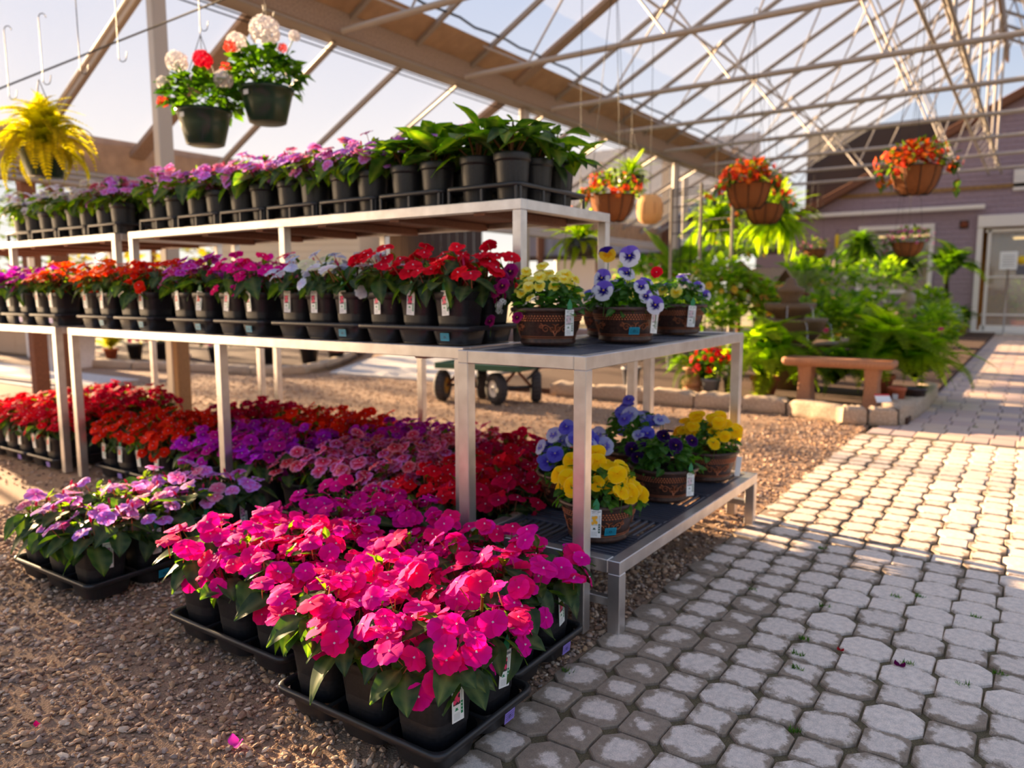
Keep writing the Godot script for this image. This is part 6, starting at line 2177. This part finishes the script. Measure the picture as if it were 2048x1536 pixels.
# ---------------------------------------------------------------- benches, trays and their plants
func benches_and_trays() -> void:
	bench("middle_bench", Vector3(-3.825, 0, -1.775), 2.42, 1.22, 0.734, [0.018, 1.19, 2.402], "long aluminium display bench at middle height carrying the red, white and orange pots", "middle tier benches")
	bench("middle_bench", Vector3(-6.37, 0, -1.775), 2.42, 1.22, 0.734, [0.018, 1.19, 2.402], "second aluminium middle-height bench at the gravel end, with orange and violet pots", "middle tier benches")
	bench("top_bench", Vector3(-3.84, 0.734, -2.11), 2.42, 0.635, 1.207, [0.018, 1.20, 2.402], "raised aluminium top-tier bench standing on the middle bench, with lavender and green pots", "top tier benches", true, 0.734)
	bench("top_bench", Vector3(-6.39, 0.734, -2.11), 2.42, 0.635, 1.207, [0.018, 1.20, 2.402], "second raised top-tier bench at the gravel end carrying the white flowers", "top tier benches", true, 0.734)
	grate_bench("pansy_table", Vector3(-1.335, 0, -1.66), 0.41, 1.325, 0.737, "narrow aluminium table with a slotted black top carrying the three bronze pansy bowls", 0.018)
	grate_bench("low_platform", Vector3(-1.335, 0, -1.715), 0.49, 1.18, 0.20, "low aluminium platform with a slotted black top carrying the yellow, purple and blue pansies", 0.0, true)
	# hot pink trays on the gravel at the paver edge
	var og := {"pitch": 0.149, "sticker": "violet", "side": "path", "tag": "tag_pink", "flowers": 3.7, "skirt": 4, "tall": 1.3, "spread": 1.2, "leaf": 0.082, "leaves": 5, "bloom": 1.1}
	var words: Dictionary = og.duplicate()
	words.words = "SunPatiens"
	filled_tray("hot pink", Vector3(-1.063, 0.006, -1.128), 3, 2, "at the paver edge, foremost", "hot pink impatiens", 1, words)
	filled_tray("hot pink", Vector3(-1.118, 0.006, -1.452), 3, 2, "at the platform's corner leg", "hot pink impatiens", 2, og)
	og.erase("sticker"); og.erase("tag")
	filled_tray("hot pink", Vector3(-1.60, 0.006, -1.205), 3, 2, "on the gravel side of the front one", "hot pink impatiens", 3, og)
	filled_tray("magenta", Vector3(-1.63, 0.006, -1.535), 3, 2, "right before the middle bench's corner leg", "hot pink impatiens", 4, og)
	# lavender trays on the gravel
	var ol := {"pitch": 0.153, "sticker": "teal", "side": "path", "tag": "tag_lavender", "flowers": 1.5, "skirt": 0, "tall": 1.05, "spread": 1.1, "leaf": 0.092, "leaves": 5, "turn": 0.02, "bloom": 1.12}
	filled_tray("lavender", Vector3(-2.415, 0.006, -1.168), 3, 2, "in front on open gravel", "lavender impatiens on the gravel", 5, ol)
	filled_tray("lavender", Vector3(-2.43, 0.006, -1.495), 3, 2, "behind it, nearer the benches", "lavender impatiens on the gravel", 6, ol)
	# rows under the middle bench
	var ou := {"pitch": 0.146, "flowers": 3.8, "skirt": 4, "bloom": 1.1, "tall": 1.3, "spread": 1.15, "leaf": 0.07, "leaves": 3, "tag": "tag_red", "sticker": "violet"}
	var rows := [["orange-red", -3.62, "first from the gravel end"], ["orange-red", -3.305, "second from the gravel end"], ["violet", -2.93, "before the mid leg"], ["violet", -2.56, "past the mid leg"], ["pink and red", -2.245, "behind lavender pots"], ["pink and red", -1.93, "behind magenta"], ["scarlet", -1.615, "at the corner leg"]]
	var n := 10
	for q in rows:
		var w: Dictionary = ou.duplicate()
		if q[1] > -3.2: w.erase("tag")
		filled_tray(q[0], Vector3(q[1], 0.006, -2.055), 2, 3, "under the bench %s" % q[2], "front row under the middle bench", n, w)
		n += 1
	var ob: Dictionary = ou.duplicate()
	ob.erase("tag"); ob.erase("sticker")
	var rows2 := [["crimson", -3.50, "behind the orange-red"], ["orange-red", -3.02, "behind the violet, first"], ["orange-red", -2.70, "behind the violet, second"], ["violet", -2.37, "behind the pink"], ["pink and red", -2.04, "behind pink, path side"], ["crimson", -1.71, "behind the scarlet"], ["crimson", -1.44, "past the corner leg"]]
	for q in rows2:
		filled_tray(q[0], Vector3(q[1], 0.006, -2.535 if q[1] < -1.5 else -2.1), 2, 3, "under the bench %s" % q[2], "back row under the middle bench", n, ob)
		n += 1
	var rows3 := [["scarlet", -4.17, -1.98, "under the second bench, first"], ["scarlet", -4.49, -1.98, "under the second bench, second"], ["scarlet", -4.81, -1.98, "under the second bench, third"], ["crimson", -4.55, -2.46, "under the second bench, behind"], ["crimson", -4.95, -2.46, "under the second bench, far back"]]
	for q in rows3:
		var w: Dictionary = (ou if q[2] > -2.0 else ob).duplicate()
		filled_tray(q[0], Vector3(q[1], 0.006, q[2]), 2, 3, q[3], "trays under the second bench", n, w)
		n += 1
	# the middle shelf
	var om := {"pitch": 0.146, "sticker": "teal", "tag": "tag_red", "flowers": 2.7, "skirt": 3, "bloom": 1.15, "tall": 1.35, "spread": 1.15, "leaf": 0.085, "leaves": 4}
	var mids := [["orange", -3.63, 2, "teal", "at the bench joint"], ["orange-red", -3.295, 2, "teal", "next to orange"], ["pink and violet", -2.87, 2, "teal", "after orange-red"], ["hot pink", -2.54, 2, "teal", "before the white ones"], ["white", -2.10, 3, "teal", "before the scarlet ones"], ["scarlet", -1.645, 3, "teal", "at the pansy bowls"]]
	for q in mids:
		var w: Dictionary = om.duplicate()
		if q[0] == "white": w.flowers = 2.0
		if q[0] in ["scarlet", "hot pink", "white"]: w.tag = "tag_pink"
		filled_tray(q[0], Vector3(q[1], 0.737, -1.95), q[2], 2, "on the middle shelf %s" % q[4], "middle shelf", n, w)
		n += 1
	for q in [["orange", -4.12, "by the joint"], ["violet", -4.45, "past the orange"], ["violet", -4.78, "farthest along"]]:
		var w: Dictionary = om.duplicate()
		w.sticker = "violet"
		filled_tray(q[0], Vector3(q[1], 0.737, -1.95), 2, 2, "on the second middle shelf, %s" % q[2], "second middle shelf", n, w)
		n += 1
	# the top shelf
	var ot := {"pitch": 0.150, "round": true, "deep": false, "flowers": 2.5, "skirt": 3, "tall": 1.35, "spread": 1.1, "leaf": 0.095, "leaves": 4, "bloom": 1.2}
	var tops := [["lavender", -1.60, "at the path end"], ["lavender", -1.935, "second from the path end"], ["lavender", -2.27, "third from the path end"], ["lavender", -2.605, "at the middle leg"], ["lavender", -2.94, "past the middle leg"], ["lavender", -3.275, "second past the middle leg"], ["lavender", -3.61, "at the bench joint"]]
	var k := 0
	for q in tops:
		var w: Dictionary = ot.duplicate()
		if k < 2:
			w.flowers = 0.0 if k == 0 else 0.35
			w.skirt = 0
			w.spread = 1.3
			w.leaf = 0.115
			w.leaves = 5
			w.tall = 1.4
			w.lift = -0.7
			w.drop = 0.45
		else:
			w.skip = [Vector2i(0, 0), Vector2i(1, 0)]
		filled_top(q[0], Vector3(q[1], 1.2085, -2.36), "on the top shelf, %s" % q[2], n, w, k < 2)
		n += 1
		k += 1
	for q in [["lavender", -4.13, "by the joint"], ["white", -4.46, "first white"], ["white", -4.79, "second white"], ["white", -5.12, "farthest white"]]:
		var w: Dictionary = ot.duplicate()
		w.skip = [Vector2i(0, 0), Vector2i(1, 0)]
		filled_top(q[0], Vector3(q[1], 1.2085, -2.36), "on the second top shelf, %s" % q[2], n, w, false)
		n += 1

func filled_top(kind: String, at: Vector3, where: String, n: int, w: Dictionary, bare: bool) -> void:
	if bare:
		var pitch: float = w.pitch
		tray(at, 2, 3, pitch, 0.0, "black open carry tray of leafy impatiens out of bloom, %s" % where, "top shelf trays", "", false)
		for k in 3:
			for i in 2:
				if k == 0 and i == 0: continue
				impatiens(kind, at + Vector3((i - 0.5) * pitch, 0.006, (k - 1.0) * pitch), "leafy unflowering impatiens, %s pot, tray %s" % [cell_words(i, k, 2, 3), where], "leafy pots on the top shelf", n * 100 + k * 10 + i, w)
	else: filled_tray(kind, at, 2, 3, where, "top shelf", n, w)

# ---------------------------------------------------------------- pansy bowls
func bowls() -> void:
	var y := 0.7385
	pansy_bowl(Vector3(-1.255, y, -2.015), 0.0, "bronze bowl of lemon and wine-red pansies on the pansy table beside the scarlet impatiens", 31, ["lemon"], 36, {"tall": 0.12, "bloom": 0.8, "tag": "tag_plain", "tag_turn": 1.1})
	var t := get_node("bowl_of_pansies")
	for q in [[-0.135, 0.20, 0.06, 1.1], [-0.12, 0.225, 0.035, 1.15], [-0.13, 0.165, 0.10, 0.95], [-0.10, 0.18, 0.105, 1.0], [-0.155, 0.145, 0.045, 1.0], [-0.16, 0.07, 0.09, 0.85], [-0.03, 0.085, 0.128, 0.75], [-0.155, 0.19, 0.0, 1.0]]:
		pansy(t, "wine", Vector3(q[0], q[1], q[2]), Vector3(rng.randf_range(-0.4, 0.2), 0.25, 1.0), q[3])
	for q in [[-0.14, 0.115, 0.07], [-0.125, 0.12, 0.09], [-0.145, 0.10, 0.06], [-0.10, 0.13, 0.105]]:
		put("alyssum_cluster", S.alyssum, M.petal, t, Transform3D(Basis.from_scale(Vector3.ONE * 0.011), Vector3(q[0], q[1], q[2])))
	pansy_bowl(Vector3(-1.105, y, -2.255), 0.0, "bronze bowl of white pansies with violet faces in the middle of the pansy table", 32, ["white violet", "white violet", "white violet", "purple white"], 13, {"tall": 0.11, "sticker": 0.75, "tag": "tag_plain", "tag_turn": 1.25, "bloom": 1.1, "leaves": 230})
	t = get_node("bowl_of_pansies_001")
	pansy(t, "white violet", Vector3(0.02, 0.275, 0.02), Vector3(0.3, 0.2, 1), 1.45)
	pansy(t, "tricolour", Vector3(-0.07, 0.285, 0.0), Vector3(0.5, 0.4, 0.8), 1.2)
	pansy(t, "white violet", Vector3(-0.02, 0.165, 0.12), Vector3(0.25, 0.2, 1), 1.35)
	pansy(t, "white violet", Vector3(-0.045, 0.205, 0.085), Vector3(0.0, 0.2, 1), 1.25)
	pansy(t, "white violet", Vector3(0.13, 0.12, 0.06), Vector3(0.7, 0.1, 0.8), 1.2)
	for q in [[-0.03, 0.225, -0.06], [0.07, 0.225, -0.08], [-0.12, 0.215, -0.06]]: put("flower", V["scarlet"][0], M.petal, t, Transform3D(facing(Vector3(0.2, 0.3, 1)).scaled(Vector3.ONE * 0.8), Vector3(q[0], q[1], q[2])))
	pansy_bowl(Vector3(-1.145, y, -2.775), 0.0, "bronze bowl of violet-faced and lemon pansies at the far end of the pansy table", 33, ["white violet", "white violet", "lemon", "lemon", "purple white"], 16, {"tall": 0.12, "tag": "tag_plain", "tag_turn": 0.85, "leaves": 200})
	pansy_bowl(Vector3(-1.285, y, -2.50), 0.0, "dark bronze bowl half hidden between the lemon bowl and the white pansy bowl", 34, ["blue", "lemon"], 6, {"tall": 0.07, "leaves": 60})
	y = 0.2015
	pansy_bowl(Vector3(-1.0, y, -1.885), 0.0, "bronze bowl of yellow pansies nearest the corner of the low platform", 35, ["yellow"], 40, {"tall": 0.125, "tag": "tag_yellow", "tag_turn": 0.42, "sticker": 0.85, "bloom": 1.15, "spread": 1.1})
	pansy_bowl(Vector3(-1.01, y, -2.37), 0.0, "bronze bowl of dark purple pansies in the middle of the low platform", 36, ["dark purple"], 11, {"tall": 0.12, "tag": "tag_plain", "tag_turn": 1.2, "leaves": 240})
	pansy_bowl(Vector3(-0.985, y, -2.72), 0.0, "bronze bowl of yellow pansies at the far end of the low platform", 37, ["yellow"], 38, {"tall": 0.13, "bloom": 1.1, "spread": 1.1})
	pansy_bowl(Vector3(-1.225, y, -2.12), 0.0, "bowl of pale blue and violet-blue pansies behind the first yellow bowl", 38, ["blue", "pale blue", "blue"], 24, {"tall": 0.145, "bloom": 1.15, "spread": 1.15})
	pansy_bowl(Vector3(-1.215, y, -2.56), 0.0, "bowl of violet-blue pansies behind the dark purple bowl", 39, ["blue", "blue", "pale blue"], 24, {"tall": 0.17, "bloom": 1.15, "spread": 1.2})
	var ws := thing("plant_stake", Vector3(-0.895, 0.2015, -2.80), 0.0, "blank white plant stake standing on the low platform beside the far yellow bowl", "plant tag", "")
	put("card", S.tag_slim, M.white_label, ws, Transform3D(Basis(Vector3.UP, 0.6) * Basis(Vector3.BACK, -0.1), Vector3(0, 0.0, 0)))

# ---------------------------------------------------------------- hanging plants
func hanging() -> void:
	var ger_r := head_mesh(lin(206, 6, 40), lin(232, 20, 60), 46, 41)
	var ger_w := head_mesh(lin(214, 206, 206), lin(240, 236, 236), 46, 42)
	var ger_o := head_mesh(lin(224, 60, 40), lin(240, 80, 60), 30, 43)
	var g := [[408, 222, 4.15, "lower green plastic pot of geraniums hanging beside the tall roof post", 1], [533, 178, 4.15, "higher green plastic pot of geraniums with a big white flower head", 2]]
	for q in g:
		var at := far(q[0], q[1], q[2])
		var t := thing("hanging_geranium", at, 0.4, q[3], "hanging basket", "")
		var st := sb()
		lathe(st, [Vector2(0, -0.185), Vector2(0.088, -0.185), Vector2(0.10, -0.18), Vector2(0.125, -0.08), Vector2(0.139, -0.02), Vector2(0.147, -0.018), Vector2(0.149, 0.0), Vector2(0.140, 0.002), Vector2(0.13, -0.03), Vector2(0, -0.04)], 32)
		obj("pot", st, M.green_plastic, t)
		put("foliage", foliage_mesh(Vector3(0.19, 0.13, 0.19), 260, 0.075, 0.034, lin(40, 84, 30), lin(120, 160, 60), 680 + q[4], -0.5, 0.5), M.leaf, t, Transform3D(Basis(), Vector3(0, 0.065, 0))).set_meta("kind", "stuff")
		var heads := [[-0.10, 0.235, 0.08, 0.055, ger_w], [0.03, 0.25, 0.06, 0.05, ger_r], [-0.17, 0.12, 0.1, 0.035, ger_w], [-0.19, 0.03, 0.08, 0.03, ger_o], [0.15, 0.14, 0.09, 0.05, ger_w]] if q[4] == 1 else [[0.02, 0.285, 0.05, 0.078, ger_w], [-0.15, 0.24, 0.0, 0.055, ger_w], [-0.165, 0.2, 0.07, 0.034, ger_o], [0.11, 0.2, 0.05, 0.025, ger_o], [0.17, 0.27, 0.02, 0.03, ger_w], [-0.2, 0.1, 0.05, 0.03, ger_o]]
		var cb := Basis(Vector3.UP, cam.rotation.y - 0.4)
		for h in heads:
			var p: Vector3 = cb * Vector3(h[0], h[1], h[2])
			put("flower_head", h[4], M.petal, t, Transform3D(Basis.from_scale(Vector3.ONE * h[3]), p))
			var s2 := sb()
			s2.set_color(lin(90, 130, 50))
			tube(s2, [Vector3(p.x * 0.4, 0.08, p.z * 0.4), p], 0.0035, 4)
			obj("flower_stalk", s2, M.leaf, t)
		var cp := cb * Vector3(0.02 if q[4] == 2 else 0.145, -0.05, 0.137 if q[4] == 2 else 0.03)
		put("price_label", S.sticker, M.white_label, t, Transform3D(Basis(Vector3.UP, cam.rotation.y - 0.4 - 0.5), cb * Vector3(-0.075, -0.055, 0.118)))
		for k in 3:
			var a := TAU * k / 3.0
			var s2 := sb()
			tube(s2, [Vector3(cos(a) * 0.146, 0, sin(a) * 0.146), Vector3(0, 0.40, 0)], 0.002, 4)
			obj("hanger_wire", s2, M.black_wire, t)
		var s3 := sb()
		tube(s3, [Vector3(0, 0.40, 0), Vector3(0, 0.44, 0)], 0.003, 4)
		obj("hook", s3, M.black_wire, t)
	# golden fern in a green pot
	var fa := far(88, 308, 4.0)
	rng.seed = 690
	var ft := thing("hanging_fern", fa, 0.0, "golden backlit fern in a green hanging pot at the gravel end", "hanging basket", "")
	var st := sb()
	lathe(st, [Vector2(0, -0.12), Vector2(0.078, -0.12), Vector2(0.085, -0.11), Vector2(0.115, 0.0), Vector2(0.122, 0.0), Vector2(0.122, 0.02), Vector2(0.11, 0.02), Vector2(0, -0.01)], 28)
	obj("pot", st, M.green_plastic, ft)
	fronds(ft, "frond_gold", 110, 0.32, Vector3(0, 0.03, 0), -0.75, 1.45)
	for k in 3:
		var a := TAU * (k + 0.5) / 3.0
		st = sb()
		tube(st, [Vector3(cos(a) * 0.12, 0.01, sin(a) * 0.12), Vector3(0, 0.38, 0)], 0.002, 4)
		obj("hanger_wire", st, M.black_wire, ft)
	# baskets of orange begonias
	var beg := [impatiens_mesh(lin(222, 24, 14), lin(236, 48, 26), lin(236, 90, 40), 0.03, 910), impatiens_mesh(lin(232, 70, 14), lin(246, 110, 40), lin(240, 160, 60), 0.027, 911)]
	begonia_basket(on_z(1497, 372, -6.62), 0.19, 0.19, "coir basket of orange begonias and red leaves, in front of the overlapped basket", 701, 0.95, beg, 44, true, 1.15)
	begonia_basket(on_z(1530, 412, -8.365), 0.21, 0.19, "coir basket of orange begonias hanging behind and below another, over big fern", 702, 1.25, beg, 34, false, 1.2)
	begonia_basket(on_z(1832, 338, -6.62), 0.177, 0.192, "coir basket of red-orange begonias hanging alone nearest the oblong pavers", 703, 0.95, beg, 46, true, 1.35)
	begonia_basket(on_z(1225, 395, -4.875), 0.155, 0.165, "coir basket of orange begonias hanging behind the top bench's path end", 704, 0.95, beg, 44, false, 1.15)
	var pnk := [impatiens_mesh(lin(206, 60, 150), lin(236, 150, 200), lin(190, 30, 120), 0.024, 912)]
	begonia_basket(on_z(1816, 487, -10.11), 0.17, 0.15, "small coir basket of pink flowers hanging before the shop window", 705, 1.3, pnk, 36, false, 1.35)
	begonia_basket(on_z(1630, 500, -11.855), 0.155, 0.14, "coir basket of faded pink flowers hanging by the sunlit siding", 706, 1.5, pnk, 14, false, 1.2)
	# empty tan coir globe
	var gl := on_z(1300, 418, -6.62)
	var gb := thing("coir_globe", gl, 0.0, "round tan coir globe basket hanging in front of the grey barn wall", "hanging basket", "")
	st = sb()
	lathe(st, [Vector2(0, -0.135), Vector2(0.06, -0.135), Vector2(0.105, -0.10), Vector2(0.122, -0.03), Vector2(0.12, 0.04), Vector2(0.10, 0.10), Vector2(0.06, 0.13), Vector2(0, 0.135)], 30)
	obj("globe", st, M.tan_coir, gb)
	for k in 8:
		var a := TAU * k / 8.0
		st = sb()
		var pts := []
		for j in 9:
			var u := lerpf(-1.3, 1.3, j / 8.0)
			pts.append(Vector3(cos(a) * 0.125 * cos(u), 0.138 * sin(u), sin(a) * 0.125 * cos(u)))
		tube(st, pts, 0.002, 4)
		obj("wire_rib", st, M.rust, gb)
	st = sb()
	tube(st, [Vector3(0, 0.13, 0), Vector3(0, 3.16 - gl.y, 0)], 0.0025, 4)
	obj("hanger_wire", st, M.black_wire, gb)
	# green ferns hanging
	var ferns := [[1548, 440, -10.11, 0.60, 170, "frond_hang", "huge bright green hanging fern under the paired begonia baskets"], [1160, 478, -4.875, 0.28, 80, "frond_hang", "yellow-green hanging fern behind the far leg of the top bench"], [1430, 440, -8.365, 0.42, 110, "frond_hang", "green hanging fern behind the metal trellis"], [1722, 505, -15.345, 0.55, 110, "frond_dark", "dark hanging fern in front of the shop window"], [1800, 530, -15.345, 0.50, 100, "frond_dark", "dark hanging fern below the small basket of pink flowers"], [1262, 352, -6.62, 0.26, 70, "frond_hang", "bright fern peeking out behind the orange begonia basket at the top bench"]]
	var i := 0
	for q in ferns:
		rng.seed = 720 + i
		var at := on_z(q[0], q[1], q[2])
		var t := thing("hanging_fern", at, 0.0, q[6], "hanging basket", "")
		st = sb()
		lathe(st, [Vector2(0, -0.13), Vector2(0.09, -0.13), Vector2(0.13, 0.0), Vector2(0.12, 0.0), Vector2(0, -0.02)], 24)
		obj("pot", st, M.black_plastic, t)
		fronds(t, q[5], q[4], q[3], Vector3(0, 0.0, 0), -1.0, 1.2)
		for k in 3:
			var a := TAU * k / 3.0
			st = sb()
			tube(st, [Vector3(cos(a) * 0.125, 0, sin(a) * 0.125), Vector3(0, 0.45, 0), Vector3(0, 3.155 - at.y, 0)], 0.002, 4)
			obj("hanger_wire", st, M.black_wire, t)
		i += 1
